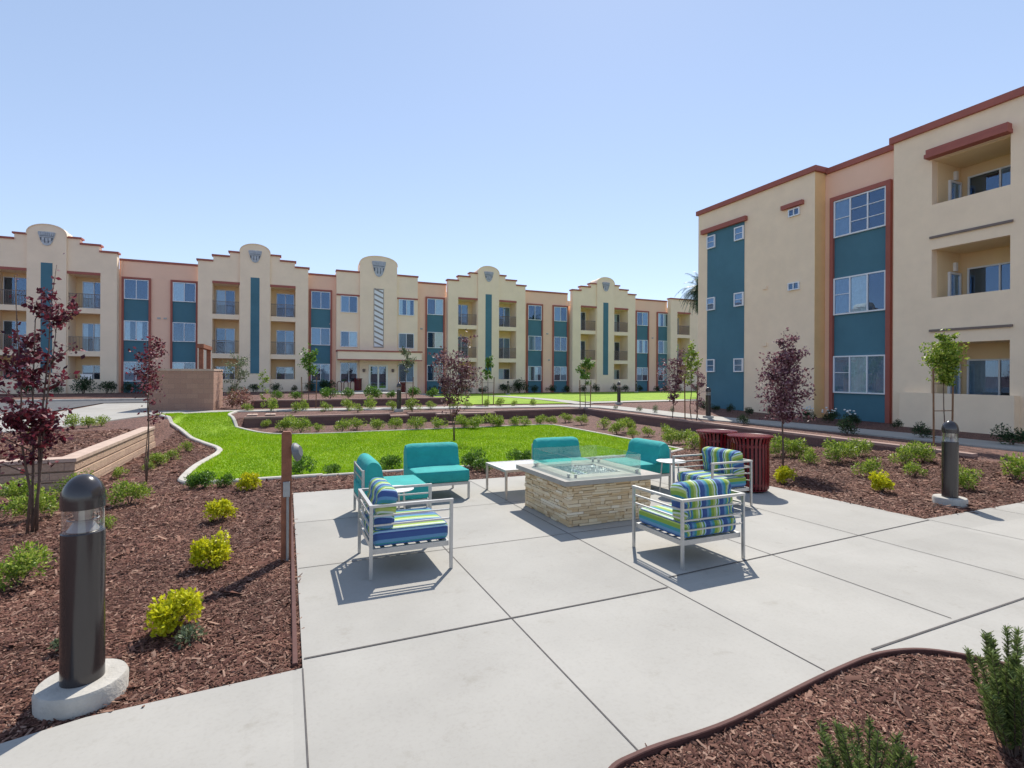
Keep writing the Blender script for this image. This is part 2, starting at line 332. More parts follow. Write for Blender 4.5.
def sheet(name, poly, off, mt, step=.5, skirt=0, kind='structure'):
    bm = bmesh.new(); vv = [bm.verts.new((a, b, 0)) for a, b in poly]
    for t in tessellate_polygon([[Vector((a, b, 0)) for a, b in poly]]):
        try: bm.faces.new([vv[i] for i in t])
        except ValueError: pass
    step = .25 if step < 1.01 else step
    px = [a for a, b in poly]; py = [b for a, b in poly]
    for ax, lo, hi in ((0, min(px), max(px)), (1, min(py), max(py))):
        st = step if hi-lo < 45 else 1.0; a = math.floor(lo/st)*st+st
        extra = [WX, WX+.2] if ax == 0 else [WY, WY+.2]
        cuts = list(np.arange(a, hi, st))+[e for e in extra if lo < e < hi]
        for c in cuts:
            n = [0, 0, 0]; n[ax] = 1; co = [0, 0, 0]; co[ax] = float(c)
            bmesh.ops.bisect_plane(bm, geom=bm.verts[:]+bm.edges[:]+bm.faces[:], plane_co=co, plane_no=n, dist=1e-5)
    for v in bm.verts: v.co.z = H(v.co.x, v.co.y)+off
    bmesh.ops.recalc_face_normals(bm, faces=bm.faces[:])
    if bm.faces[:][0].normal.z < 0: bmesh.ops.reverse_faces(bm, faces=bm.faces[:])
    if skirt:
        be = [e for e in bm.edges if e.is_boundary]
        r = bmesh.ops.extrude_edge_only(bm, edges=be)
        for v in [g for g in r['geom'] if isinstance(g, bmesh.types.BMVert)]: v.co.z -= skirt
    me = bpy.data.meshes.new(name); bm.to_mesh(me); bm.free(); me.materials.append(mt)
    return tag(link(name, me), kind=kind)
def smooth_poly(pts, n=6, closed=False):
    out = []; m = len(pts)
    rng_ = range(m if closed else m-1)
    for i in rng_:
        g = lambda k: Vector((*pts[k % m], 0)) if closed else Vector((*pts[max(0, min(m-1, k))], 0))
        p0, p1, p2, p3 = g(i-1), g(i), g(i+1), g(i+2)
        for j in range(n):
            t = j/n; q = .5*((2*p1)+(-p0+p2)*t+(2*p0-5*p1+4*p2-p3)*t*t+(-p0+3*p1-3*p2+p3)*t**3); out.append((q.x, q.y))
    if not closed: out.append(pts[-1])
    return out
def kerb(name, pts, wd, top, bot, mt):
    mb = MB(); n = len(pts); prof = []
    for i, p in enumerate(pts):
        a = Vector(pts[max(0, i-1)]); b = Vector(pts[min(n-1, i+1)]); d = (b-a).normalized(); nn = Vector((-d.y, d.x))*wd/2
        z = H(*p); l = (p[0]+nn.x, p[1]+nn.y); r = (p[0]-nn.x, p[1]-nn.y); ch = .15*wd
        l2 = (p[0]+nn.x*.7, p[1]+nn.y*.7); r2 = (p[0]-nn.x*.7, p[1]-nn.y*.7)
        prof.append([(*l, z+bot), (*l, z+top-ch), (*l2, z+top), (*r2, z+top), (*r, z+top-ch), (*r, z+bot)])
    for pr in prof: mb.v += pr
    for i in range(n-1):
        for k in range(5): mb.f.append((i*6+k, i*6+k+1, (i+1)*6+k+1, (i+1)*6+k)); mb.mi.append(0)
    mb.f.append(tuple(range(6))); mb.f.append(tuple(range((n-1)*6, n*6))); mb.mi += [0, 0]
    return tag(mb.build(name, mt), kind='structure')
# patio and beds
bed_edge = smooth_poly([(.8, -3), (.8, .6), (.95, 1.45), (1.22, 1.79), (1.46, 1.86), (2.0, 1.86), (2.87, 1.95), (3.4, 1.96), (3.75, 1.80), (4.0, 1.35), (4.1, .5), (4.1, -3)], 8)
patio_poly = [(-1.7, -3)]+[(p[0], p[1]) for p in bed_edge]+[(14.6, -3), (14.6, 3.75), (7.25, 3.75), (7.25, 8.35), (.09, 8.35), (.09, 3.2), (-.9, 3.15), (-1.2, 3.07), (-1.42, 2.8), (-1.6, 2.3), (-1.7, 1.5)]
sheet('patio', patio_poly, 0.0, M['concrete'], 1.0, skirt=.08)
def joints(segs, wd, off=.003):
    mb = MB()
    for (x0, y0, x1, y1) in segs:
        d = Vector((x1-x0, y1-y0)); L_ = d.length; d.normalize(); nn = Vector((-d.y, d.x))*wd/2; k = max(2, int(L_/.8)); b = len(mb.v)
        for i in range(k+1):
            x = x0+(x1-x0)*i/k; y = y0+(y1-y0)*i/k; z = H(x, y)+off
            mb.v += [(x+nn.x, y+nn.y, z), (x-nn.x, y-nn.y, z)]
        for i in range(k): mb.f.append((b+2*i, b+2*i+1, b+2*i+3, b+2*i+2)); mb.mi.append(0)
    return mb
j1 = joints([(.09, -3, .09, 3.19), (1.455, 1.88, 1.455, 8.35), (2.855, 1.98, 2.855, 8.35), (4.325, 2.07, 4.325, 8.35), (5.775, -3, 5.775, 8.35), (7.25, 3.73, 7.25, -3), (8.7, 3.73, 8.7, -3), (10.2, 3.73, 10.2, -3),
    (.1, 4.93, 2.84, 4.93), (2.87, 4.93, 5.76, 4.93), (.1, 6.55, 7.24, 6.55)], .008)
tag(j1.build('patio_joints', M['joint']), kind='structure')
j2 = joints([(.1, 3.3, 2.84, 3.3), (3.0, 3.47, 7.24, 3.70), (3.35, 2.02, 14.5, 2.15)], .015, .0045)
tag(j2.build('patio_expansion_joints', M['joint']), kind='structure')
kerb('planting_bed_edging', bed_edge, .026, .014, -.1, M['edging'])
kerb('patio_side_edging', [(.05, 3.25), (.055, 5), (.055, 8.4)], .03, .012, -.1, M['edging'])
# lawn
lawn_left = smooth_poly([(-1.55, 10.3), (-1.75, 11.0), (-1.75, 12.5), (-1.55, 14.2), (-1.62, 15.2), (-2.1, 16.5), (-2.9, 18.6), (-3.6, 20.2), (-4.0, 21.2)], 5)
lawn_isl = smooth_poly([(-1.85, 23.0), (-1.95, 21.6), (-1.75, 20.4), (-1.2, 19.1), (-.3, 18.1), (1.0, 17.75), (3, 17.75), (6, 17.7), (7.5, 17.75), (9.0, 17.75), (9.45, 17.45)], 5)
lawn_e = [(9.5, 17), (9.55, 14), (9.55, 11.2), (9.4, 10.4), (8.6, 9.95)]
lawn_poly = [(-1.3, 10.0)]+lawn_left+[(-4.3, 21.9), (-3.3, 22.5), (-1.85, 23.0)]+lawn_isl[1:]+lawn_e+[(4, 9.9)]
sheet('lawn', lawn_poly, .01, M['lawn'], .25)
kerb('lawn_kerb_west', [(.6, 9.95), (-.6, 9.98), (-1.3, 10.05)]+lawn_left, .13, .05, -.1, M['kerb'])
kerb('lawn_kerb_north', lawn_isl+lawn_e, .11, .04, -.1, M['kerb'])
kerb('lawn_kerb_south', [(.6, 9.95), (4, 9.9), (8.6, 9.95)], .1, .035, -.1, M['kerb'])
# walks
sheet('garden_path', [(-16, 16.3), (-6.7, 16.5), (-5.6, 17.8), (-4.75, 20.6), (-4.2, 21.95), (-3.3, 22.6), (-1.85, 23.05), (4, 22.3), (12.3, 21.3), (13.3, 20.2), (13.7, 15.6), (14.5, 13), (14.9, 9), (15.0, -8), (16.3, -8), (16.3, 9), (16.1, 12.5), (15.1, 16), (14.7, 20.5), (13.6, 22.4), (12.6, 22.8), (4, 23.6), (-2.2, 24.0), (-5.0, 24.0), (-5.2, 25.5), (-6.0, 31), (-8.2, 31), (-8.0, 24.5), (-16, 24.2)], .012, M['concrete'], .5, skirt=.08)
sheet('rear_bounce_sheet', [(-30, -30), (14.6, -30), (14.6, -3.05), (-30, -3.05)], .0, M['concrete'], 2)  # unseen concrete behind the camera, added to bounce light onto the facades
sheet('side_path', [(13.7, 23.0), (14.6, 22.6), (15.2, 26), (15.2, 36), (14.0, 37), (14.0, 26)], .016, M['concrete'], 1)
sheet('cross_path', [(15.0, 23.4), (28, 24.0), (28, 25.2), (15.2, 24.6)], .016, M['concrete'], 1)
sheet('back_lawn', [(8.2, 24.6), (13.8, 23.6), (13.9, 37.2), (15.3, 36.3), (15.3, 24.8), (28, 25.4), (42, 28), (42, 42.6), (9.5, 42.6), (8.2, 34)], .01, M['lawn'], 1)
sheet('driveway', [(-60, 24.8), (-8.4, 24.8), (-8.4, 31.4), (-5.4, 31.4), (-5.4, 33.5), (-60, 33.5)], .016, M['asphalt'], 1)
kerb('driveway_kerb', [(-60, 33.7), (-5.2, 33.7)], .2, .12, -.1, M['kerb'])
sheet('entrance_paving', [(2.2, 33), (7.3, 33), (11.5, 40), (11.5, 44.2), (3.0, 44.2), (2.2, 40)], .016, M['concrete'], 1)

# ------------------------------------------------------------------ walls
def wall_thing(name, label, segs, z0, ztop, th, m1, m2, caph=.06, over=.02):
    root = empty(name); tag(root, label, 'retaining wall')
    a = MB(); c = MB()
    for (x0, x1, y0, y1) in segs:
        a.box(x0, x1, y0, y1, z0, ztop-caph)
        c.box(x0-over, x1+over, y0-over, y1+over, ztop-caph+.002, ztop)
    a.build('block_face', m1, root); c.build('cap', m2, root); return root
wall_thing('retaining_wall', 'long low brown block retaining wall behind the lawn, cornering toward the right building', [(-1.35, 3.65, WY, WY+.2), (4.35, 12.4, WY, WY+.2), (WX, WX+.2, 5.6, WY+.2)], -.5, .11, .2, M['brickd'], M['capd'], over=.0)
pw = empty('wall_pier'); tag(pw, 'short brown block pier in a gap of the wall behind the lawn', 'pier')
MB().box(3.67, 4.33, WY-.18, WY+.28, -.5, -.02).build('block_face', M['brickd'], pw); MB().box(3.65, 4.35, WY-.2, WY+.3, -.018, .04).build('cap', M['capd'], pw)
wall_thing('retaining_wall', 'second brown block retaining wall in front of the entrance, behind the path', [(-1.45, 7.5, 25.5, 25.7)], -.2, .43, .2, M['brickd'], M['capd'])
lw = empty('planter_wall'); tag(lw, 'stepped tan block planter wall with pale cap at the left of the lawn', 'planter wall')
a = MB(); 
for k in range(3):
    z = -.35+k*.165
    s = .022*k
    a.box(-14, -3.22-s, 10.75+s, 11.0, z+.02, z+.16); a.box(-3.45, -3.2-s, 10.74+s, 16.3, z+.021, z+.161)
    a.box(-14, -3.26-s, 10.79+s, 11.0, z, z+.019); a.box(-3.45, -3.24-s, 10.78+s, 16.3, z, z+.0195)
a.build('block_face', M['bricktan'], lw)
c = MB(); c.box(-14, -3.5, 10.77, 11.06, .148, .205); c.box(-3.498, -3.22, 10.77, 16.35, .149, .2055); c.build('cap', M['cap'], lw)
# brick enclosure
be = empty('brick_enclosure'); tag(be, 'tall tan brick enclosure wall standing at the far left corner of the lawn', 'brick wall')
a = MB(); a.box(-4.95, -2.75, 24.1, 24.32, -.2, 1.72); a.box(-2.97, -2.75, 24.322, 27.4, -.2, 1.72); a.box(-4.95, -4.73, 24.322, 27.4, -.2, 1.72); a.build('block_face', M['brick'], be)
c = MB(); c.box(-4.97, -2.73, 24.08, 24.34, 1.722, 1.80); c.box(-2.99, -2.73, 24.342, 27.42, 1.722, 1.80); c.box(-4.97, -4.71, 24.342, 27.42, 1.722, 1.80); c.build('cap', M['cap'], be)
pg = empty('wooden_frame'); tag(pg, 'dark red wooden gate frame standing just behind the tan brick enclosure', 'frame')
a = MB(); a.box(-3.62, -3.45, 26.6, 26.77, -.1, 2.75).build('post', M['wood'], pg); MB().box(-3.62, -3.45, 29.0, 29.17, -.1, 2.75).build('post', M['wood'], pg)
MB().box(-3.66, -3.41, 26.45, 29.3, 2.752, 2.93).build('beam', M['wood'], pg)

# ------------------------------------------------------------------ windows (built facing -Y, origin at bottom centre on the wall face)
def window(parent, w_, h_, panes, curtains, frame_m=None, fr=.05, name='window', rails=()):
    fm = frame_m or M['white']; m = MB(); d0, d1 = -.075, -.005
    m.box(-w_/2, w_/2, d0, d1, 0, fr); m.box(-w_/2, w_/2, d0, d1, h_-fr, h_)
    m.box(-w_/2, -w_/2+fr, d0, d1, fr+.0005, h_-fr-.0005); m.box(w_/2-fr, w_/2, d0, d1, fr+.0005, h_-fr-.0005)
    for k in range(1, panes):
        x = -w_/2+w_*k/panes; m.box(x-fr*.42, x+fr*.42, d0-.006, d1-.006, fr+.0005, h_-fr-.0005)
    for (pi, fz) in rails:
        xa = -w_/2+w_*pi/panes+fr*.45; xb = xa+w_/panes-fr*.9; m.box(xa, xb, d0+.01, d1-.02, h_*fz-.012, h_*fz+.012)
    f = m.build(name, fm, parent)
    MB().box(-w_/2+fr*.6, w_/2-fr*.6, -.043, -.039, fr*.6, h_-fr*.6).build('pane', M['pane'], f)
    MB().box(-w_/2+fr*.6, w_/2-fr*.6, -.020, -.0045, fr*.6, h_-fr*.6).build('room_shade_panel', M['dark'], f)  # thin backing panel, room shade painted on; no room behind it
    cs = {}
    for k, c_ in enumerate(curtains):
        if not c_: continue
        xa = -w_/2+w_*k/panes+fr*.55; xb = xa+w_/panes-fr*1.1
        if c_[-1] == 'h': xb = (xa+xb)/2
        n = max(4, int((xb-xa)/.05)); mm = cs.setdefault(c_[0], MB())
        zb = fr if c_[0] != 'b' else fr
        pts = [(xa+(xb-xa)*i/n, -.027+(.004 if i % 2 else -.002)) for i in range(n+1)]
        i0 = len(mm.v)
        for (x, y) in pts: mm.v += [(x, y, zb), (x, y, h_-fr)]
        for i in range(n): mm.f.append((i0+2*i, i0+2*i+2, i0+2*i+3, i0+2*i+1)); mm.mi.append(0)
    for k_, mm in cs.items(): mm.build('curtain', M['curt'] if k_ == 'c' else M['curtb'], f)
    return f
def place(o, x, y, z, rz=0): o.location = (x, y, z); o.rotation_euler = (0, 0, rz); return o
WPROTO = {}
HOLD = []
def win(parent, key, x, y, z, rz=0, **kw):
    if key not in WPROTO:
        o = window(parent, **kw); WPROTO[key] = o; reg(o); return place(o, x, y, z, rz)
    src = WPROTO[key]; o = copy_tree(src, parent); return place(o, x, y, z, rz)

# ------------------------------------------------------------------ left (long) building
YT, YP = 44.65, 45.25
LB = empty('apartment_building', (0, 0, 0)); tag(LB, 'long three storey cream and salmon apartment building with stepped arch towers across the back', 'building')
cream, pink, redt, tealp, roof_ = MB(), MB(), MB(), MB(), MB()
def flush(*which):
    global cream, pink, redt, tealp
    for mb, nm, m_ in ((cream, 'tower_wall', 'cream'), (pink, 'wall', 'pink'), (redt, 'trim', 'red'), (tealp, 'teal_panel', 'teal')):
        if mb.v: mb.build(nm, M[m_], LB)
    cream, pink, redt, tealp = MB(), MB(), MB(), MB()
spans = [(-30.3, -18.8), (-11.1, -6.15), (1.55, 3.75), (10.55, 13.3), (21.05, 26.0), (34.0, 38.7), (46, 62)]
for a_, b_ in spans:
    pink.box(a_, b_, YP, YP+1.2, -.3, 9.72); redt.box(a_-.001, b_+.001, YP-.06, YP+.3, 9.722, 9.87); flush()
roof_.box(-30, 62, YP+1.25, YP+15, -.3, 9.3)
rngc = random.Random(3)
WK = [('c', None), (None, 'c'), (None, None), ('b', None), (None, None), ('ch', 'ch'), (None, 'b')]
def wcol(cx, w_=1.5):
    x0, x1 = cx-w_/2, cx+w_/2
    tealp.box(x0, x1, YP-.03, YP-.001, -.2, 8.42)
    redt.box(x0-.13, x0-.001, YP-.13, YP-.002, -.3, 8.56); redt.box(x1+.001, x1+.13, YP-.13, YP-.002, -.3, 8.56); redt.box(x0, x1, YP-.13, YP-.002, 8.43, 8.56)
    for z in (.98, 3.96, 6.96):
        k = rngc.choice(WK)
        win(LB, ('col', k), cx, YP-.031, z, w_=1.48, h_=1.44, panes=2, curtains=k)
for cx in (-26.0, -22.5, -10.07, -7.09, 2.54, 12.24, 22.28, 25.15, 35.27, 38.18-.05): wcol(cx); flush()
def tower(cx, flat=False):
    ochre_ = MB()
    A = 1.05; B = 2.9; C_ = 3.85; y0 = YT
    for s in (-1, 1):
        X = lambda a_, b_: (min(cx+s*a_, cx+s*b_), max(cx+s*a_, cx+s*b_))
        cream.box(*X(B, C_), y0, 46.15, -.3, 8.6)
        cream.box(*X(A+.0, A+.06), y0, 46.15, -.3, 8.6)      # inner jamb
        cream.box(*X(A+.061, B-.001), y0, y0+.2, -.3, 1.15); cream.box(*X(A+.061, B-.001), y0, y0+.2, 2.75, 3.12); cream.box(*X(A+.061, B-.001), y0, y0+.2, 5.75, 6.12)
        cream.box(*X(A+.061, B-.001), y0+.201, 46.1, 2.8, 3.0); cream.box(*X(A+.061, B-.001), y0+.201, 46.1, 5.8, 6.0); cream.box(*X(A+.061, B-.001), y0+.201, 46.1, 8.45, 8.599)
        ochre_.box(*X(A+.061, B-.001), 46.101, 46.2, -.3, 8.6)
        cream.box(*X(A+.061, B-.001), y0, y0+.2, 8.45, 8.6)
        redt.box(*X(A+.0, B+.0), y0-.05, y0-.001, 8.44, 8.62)
        if not flat:
            cream.box(*X(A, 1.75), y0, y0+.5, 8.601, 10.88); cream.box(*X(1.751, 2.85), y0, y0+.5, 8.601, 10.5); cream.box(*X(2.851, C_), y0, y0+.5, 8.601, 10.08)
            redt.box(*X(A, 1.85), y0-.08, y0+.55, 10.881, 11.0); redt.box(*X(1.751, 2.95), y0-.08, y0+.55, 10.501, 10.63); redt.box(*X(2.851, C_+.1), y0-.08, y0+.55, 10.081, 10.21)
        else: cream.box(*X(A, C_), y0, y0+.5, 8.601, 10.0)
        for lv, zf in enumerate((0.0, 3.0, 6.0)):
            k = rngc.choice(WK); xo = cx+s*(A+.06+.95)
            win(LB, ('bal', k), xo+s*.1, 46.1, zf+.06, w_=1.35, h_=2.1, panes=2, curtains=k, name='balcony_door')
            if lv:
                key = 'rail'
                if key not in WPROTO:
                    m = MB(); hw = (B-A-.07)/2
                    m.box(-hw, hw, -.02, .02, .96, 1.0); m.box(-hw, hw, -.015, .015, .06, .09)
                    for i in range(22): x = -hw+2*hw*(i+.5)/22; m.box(x-.011, x+.011, -.008, .008, .0905, .9595)
                    WPROTO[key] = m.build('balcony_railing', M['iron'], LB); o = WPROTO[key]
                else: o = copy_tree(WPROTO[key], LB)
                o.location = (cx+s*(A+B+.06)/2, y0+.08, zf+.12)
    ochre_.build('balcony_wall', M['ochre'], LB)
    if flat:
        cream.box(cx-A, cx+A, y0, 46.15, -.3, 10.0); redt.box(cx-C_-.08, cx+C_+.08, y0-.08, y0+.55, 10.001, 10.13)
        return
    arch(cx, A, 10.92, .72)
    tealp.box(cx-.31, cx+.31, y0-.162, y0-.151, 1.6, 9.05)
    emblem(cx, y0-.15, 10.2, .92, .95)
def arch(cx, A, zs, rise, y0=YT-.15):
    pts = [(cx-A, -.3), (cx+A, -.3), (cx+A, zs)]
    for i in range(1, 16): t = math.pi*i/16; pts.append((cx+A*math.cos(t), zs+rise*math.sin(t)**.8))
    pts.append((cx-A, zs)); cream.prism(pts, y0, 46.1)
    rim = []
    for i in range(0, 17): t = math.pi*i/16; rim.append((cx+(A+.05)*math.cos(t), zs+(rise+.05)*math.sin(t)**.8+.0))
    for i in range(16, -1, -1): t = math.pi*i/16; rim.append((cx+A*.999*math.cos(t), zs+rise*.999*math.sin(t)**.8-.0))
    cream.prism(rim, y0-.04, y0+.5)
def emblem(cx, y, z, w_, h_):
    e = MB(); f = lambda a, b: (cx+a*w_, z+b*h_)
    e.prism([f(-.5, .86), f(-.5, .98), f(-.2, 1), f(.2, 1), f(.5, .98), f(.5, .86), f(.43, .62), f(.33, .3), f(.2, .08), f(0, 0), f(-.2, .08), f(-.33, .3), f(-.43, .62)], y-.05, y-.001)
    for k in range(-3, 4):
        a = k*.115; e.prism([f(a-.04, .70), f(a+.04, .70), f(a*1.15+.05, .95), f(a*1.15-.05, .95)], y-.10, y-.0505)
    e.prism([f(-.36, .60), f(.36, .60), f(.38, .66), f(-.38, .66)], y-.11, y-.0508)
    for k in (-1, 0, 1):
        a = k*.2; e.prism([f(a-.07, .28+abs(k)*.06), f(a+.07, .28+abs(k)*.06), f(a+.08, .55), f(a-.08, .55)], y-.09, y-.0506)
    em = e.build('emblem', M['emblem'], LB)
    g = MB()
    for k in (-1, 1): a = k*.1; g.prism([f(a-.03, .2), f(a+.03, .2), f(a+.035, .57), f(a-.035, .57)], y-.062, y-.0507); g.prism([f(k*.30-.05, .34), f(k*.30+.03, .38), f(k*.34+.05, .57), f(k*.34-.05, .57)], y-.061, y-.0506)
    g.prism([f(-.38, .665), f(.38, .665), f(.40, .70), f(-.40, .70)], y-.063, y-.0509)
    g.build('emblem_inlay', M['emblemd'], em)
for cx in (-14.95, -2.3, 17.15, 30.1, -34.2): tower(cx); flush()
tower(42.55, flat=True); flush()
# entry tower
cx = 7.13
arch(cx, 1.55, 10.85, .75); emblem(cx, YT-.15, 9.85, 1.15, 1.35)
for s in (-1, 1):
    X = lambda a_, b_: (min(cx+s*a_, cx+s*b_), max(cx+s*a_, cx+s*b_))
    cream.box(*X(1.5501, 3.4), YT+.05, 46.1, -.3, 10.1); redt.box(*X(1.5501, 3.45), YT-.02, YT+.6, 10.101, 10.24); flush()
    redt.box(*X(1.5501, 3.4), YT-.03, YT+.049, 8.12, 8.24); flush()
    for z, hh in ((6.72, 1.38), (3.85, 1.3), (.9, 1.65)):
        k = rngc.choice(WK); win(LB, ('en', hh, k), cx+s*2.4, YT+.049, z, w_=1.35, h_=hh, panes=2, curtains=k)
cream.box(cx-3.4, cx+3.4, YT-1.5, YT-.151, 2.78, 3.42); cream.box(cx-3.4, cx-1.56, YT-.1505, YT+.0495, 2.78, 3.42); cream.box(cx+1.56, cx+3.4, YT-.1505, YT+.0495, 2.78, 3.42)
redt.box(cx-3.46, cx+3.46, YT-1.56, YT-.152, 3.421, 3.54); flush(); redt.box(cx-3.45, cx+3.45, YT-1.53, YT-1.501, 2.70, 2.80)
lat = MB(); 
lat.box(cx-.42, cx-.38, YT-.19, YT-.1705, 3.85, 8.85); lat.box(cx+.38, cx+.42, YT-.19, YT-.1705, 3.85, 8.85)
for k in range(11):
    z = 3.95+k*.45; lat.prism([(cx-.36, z+.32), (cx-.36, z+.46), (cx+.36, z+.12), (cx+.36, z-.02)], YT-.185, YT-.1705)
lat.box(cx-.36, cx+.36, YT-.188, YT-.1706, 3.85, 3.93); lat.box(cx-.36, cx+.36, YT-.188, YT-.1706, 8.77, 8.85)
MB().box(cx-.42, cx+.42, YT-.170, YT-.1505, 3.85, 8.85).build('lattice_panel', M['white'], LB)
lattice = lat.build('lattice', M['slatgrey'], LB)
f = win(LB, 'entry', cx-.02, YT-.151, .24, w_=1.6, h_=2.15, panes=2, curtains=(None, None), frame_m=M['doorc'], fr=.16, name='entrance_door')
for s in (-1, 1):
    MB().lathe([(.01, 0), (.1, .02), (.12, .25), (.01, .3)], cx+s*1.2, YT-.22, 12).build('wall_lamp', M['iron'], LB).location.z = 1.75
# vent details on pink walls
for (x, z) in ((-8.7, 5.6), (-8.3, 5.6), (3.3, 5.7), (23.7, 5.6), (23.9, 3.0), (36.7, 5.6), (11.0, 5.6)): MB().box(x-.1, x+.1, YP-.05, YP-.001, z, z+.12).build('wall_vent', M['conduit'], LB)
for x in (-11.0, 21.12): MB().box(x, x+.09, YP-.09, YP-.001, -.2, 9.7).build('downpipe', M['pink'], LB)
flush(); roof_.build('roof', M['roof'], LB)

# ------------------------------------------------------------------ right building (faces -X)
RB = empty('apartment_building', (0, 0, 0)); tag(RB, 'three storey tan apartment block at the right with teal panel and recessed balconies', 'building')
XF, XB = 18.9, 19.5
a = MB()
a.box(XF, XF+1.7, 13.6, 19.8, -.3, 9.64); a.build('wall', M['cream2'], RB); a = MB()
# front tier with recesses
Y0, Y1 = 7.67, 9.62
a.box(XF, XF+1.64, Y1, 10.75, -.3, 9.54); a.box(XF, XF+1.64, -9, Y0, -.3, 9.54)
for z0, z1 in ((8.57, 9.54), (5.69, 7.13), (2.69, 4.14), (-.3, 1.08)): a.box(XF, XF+.2, Y0+.001, Y1-.001, z0, z1)
MB().box(XF-.3, XF-.001, 7.45, 10.38, -.3, 1.1).build('patio_wall', M['cream2'], RB)
a.build('wall', M['cream2'], RB)
b = MB()
for z in (8.56, 5.70, 2.70): b.box(XF+.201, XF+1.64, Y0+.001, Y1-.001, z, z+.28)
b.box(XF+1.641, XF+1.9, Y0-.5, Y1+.5, -.3, 9.5)
b.box(XF+.3, XF+1.6, Y1-.012, Y1-.002, -.3, 9.5); MB().box(XF+.0015, XB-.001, 13.588, 13.599, -.29, 9.63).build('side_wall', M['ochre2'], RB)
b.build('balcony_wall', M['ochre'], RB)
pk = MB().box(XB, XB+1.1, 10.751, 13.587, -.3, 9.58).build('bay_wall', M['pink'], RB)
MB().box(XF+1.95, XF+16, -9, 19.8, -.3, 9.2).build('roof', M['roof'], RB)
t_ = MB()
t_.box(XF-.1, XF+.35, 13.5, 19.88, 9.641, 9.85); t_.box(XF+.351, XF+1.7, 13.5, 13.95, 9.641, 9.85); t_.box(XB-.1, XB+.35, 10.85, 13.499, 9.581, 9.79); t_.box(XF-.1, XF+.35, -9, 10.849, 9.541, 9.76)
t_.build('roof_trim', M['red'], RB); t_ = MB()
MB().box(XF-.16, XF-.001, 16.8, 19.5, 8.59, 8.80).build('trim', M['red'], RB); MB().box(XF-.14, XF-.001, 14.05, 15.02, 8.5, 8.67).build('trim', M['red'], RB)
t_.box(XF-.30, XF-.001, 7.62, 9.7, 8.58, 8.70); t_.box(XF-.24, XF-.001, 7.64, 9.68, 8.701, 8.86); t_.build('awning', M['red'], RB); t_ = MB()
t_.box(XB-.14, XB-.001, 13.19, 13.32, -.3, 8.56); t_.box(XB-.14, XB-.001, 11.12, 11.27, -.3, 8.56); t_.box(XB-.14, XB-.001, 11.271, 13.189, 8.40, 8.56)
t_.build('window_surround', M['red'], RB)
for z in (6.04, 3.06): MB().box(XF-.06, XF-.001, 7.6, 9.66, z, z+.07).build('drip_ledge', M['iron'], RB)
MB().box(XF-.02, XF-.001, 16.96, 19.18, -.25, 8.589).build('teal_panel', M['teal'], RB); MB().box(XB-.03, XB-.001, 11.271, 13.189, -.25, 8.399).build('teal_panel', M['teal'], RB)
RZ = -math.pi/2
for z, cu in ((6.97, ('b', None, None)), (3.98, ('b', 'c', None)), (.98, ('b', 'c', 'b'))):
    win(RB, ('bay', z), XB-.031, 12.23, z, RZ, w_=1.9, h_=1.42, panes=3, curtains=cu, rails=((1, .33), (1, .66), (2, .33), (2, .66), (0, .5)) if z > 6 else ((0, .55),))
for z in (1.79, 4.79, 7.80):
    for yy in (18.9, 17.22): win(RB, 'small', XF-.021, yy, z, RZ, w_=.52, h_=.62, panes=1, curtains=('b',), fr=.05, rails=((0, .5),))
for z in (8.13, 5.12): win(RB, 'vent', XF-.001, 14.47, z, RZ, w_=.5, h_=.31, panes=2, curtains=(None, None), fr=.04)
for z, cu in ((6.1, (None, 'b')), (3.1, (None, None)), (.1, ('b', None))):
    win(RB, ('rb', z), XF+1.64, 8.56, z, RZ, w_=1.68, h_=2.1, panes=2, curtains=cu, name='balcony_door')
    win(RB, 'side', XF+1.2, Y1-.013, z, 0, w_=.66, h_=1.95, panes=1, curtains=('c',), fr=.07, name='side_door')
    MB().box(XF+1.18, XF+1.3, Y1-.1, Y1-.014, z+2.0, z+2.28).build('wall_lamp', M['white'], RB)
for z in (5.35, 2.9): MB().box(XF-.05, XF-.001, 15.75, 15.95, z, z+.15).build('wall_vent', M['cream2'], RB)

# ------------------------------------------------------------------ foliage
def leaves(pos, size, aspect=.5, up=.3, out=None, fold=.25, rng=RNG):
    n = len(pos); size = np.broadcast_to(size, n)*rng.uniform(.65, 1.25, n)
    d = rng.normal(size=(n, 3)); d[:, 2] += up
    if out is not None: d += out*1.2
    d /= np.linalg.norm(d, axis=1)[:, None]
    r = rng.normal(size=(n, 3)); s = np.cross(d, r); s /= np.linalg.norm(s, axis=1)[:, None]; nn = np.cross(s, d)
    L_ = size[:, None]; W_ = L_*aspect*.5
    a = pos; b = pos+d*L_*.5+s*W_+nn*W_*fold; c = pos+d*L_; e = pos+d*L_*.5-s*W_+nn*W_*fold; 
    v = np.stack([a, b, c, e], 1).reshape(-1, 3); i = np.arange(n)[:, None]*4
    f = np.concatenate([i+np.array([[0, 1, 2]]), i+np.array([[0, 2, 3]])], 1).reshape(-1, 3)
    return v, f
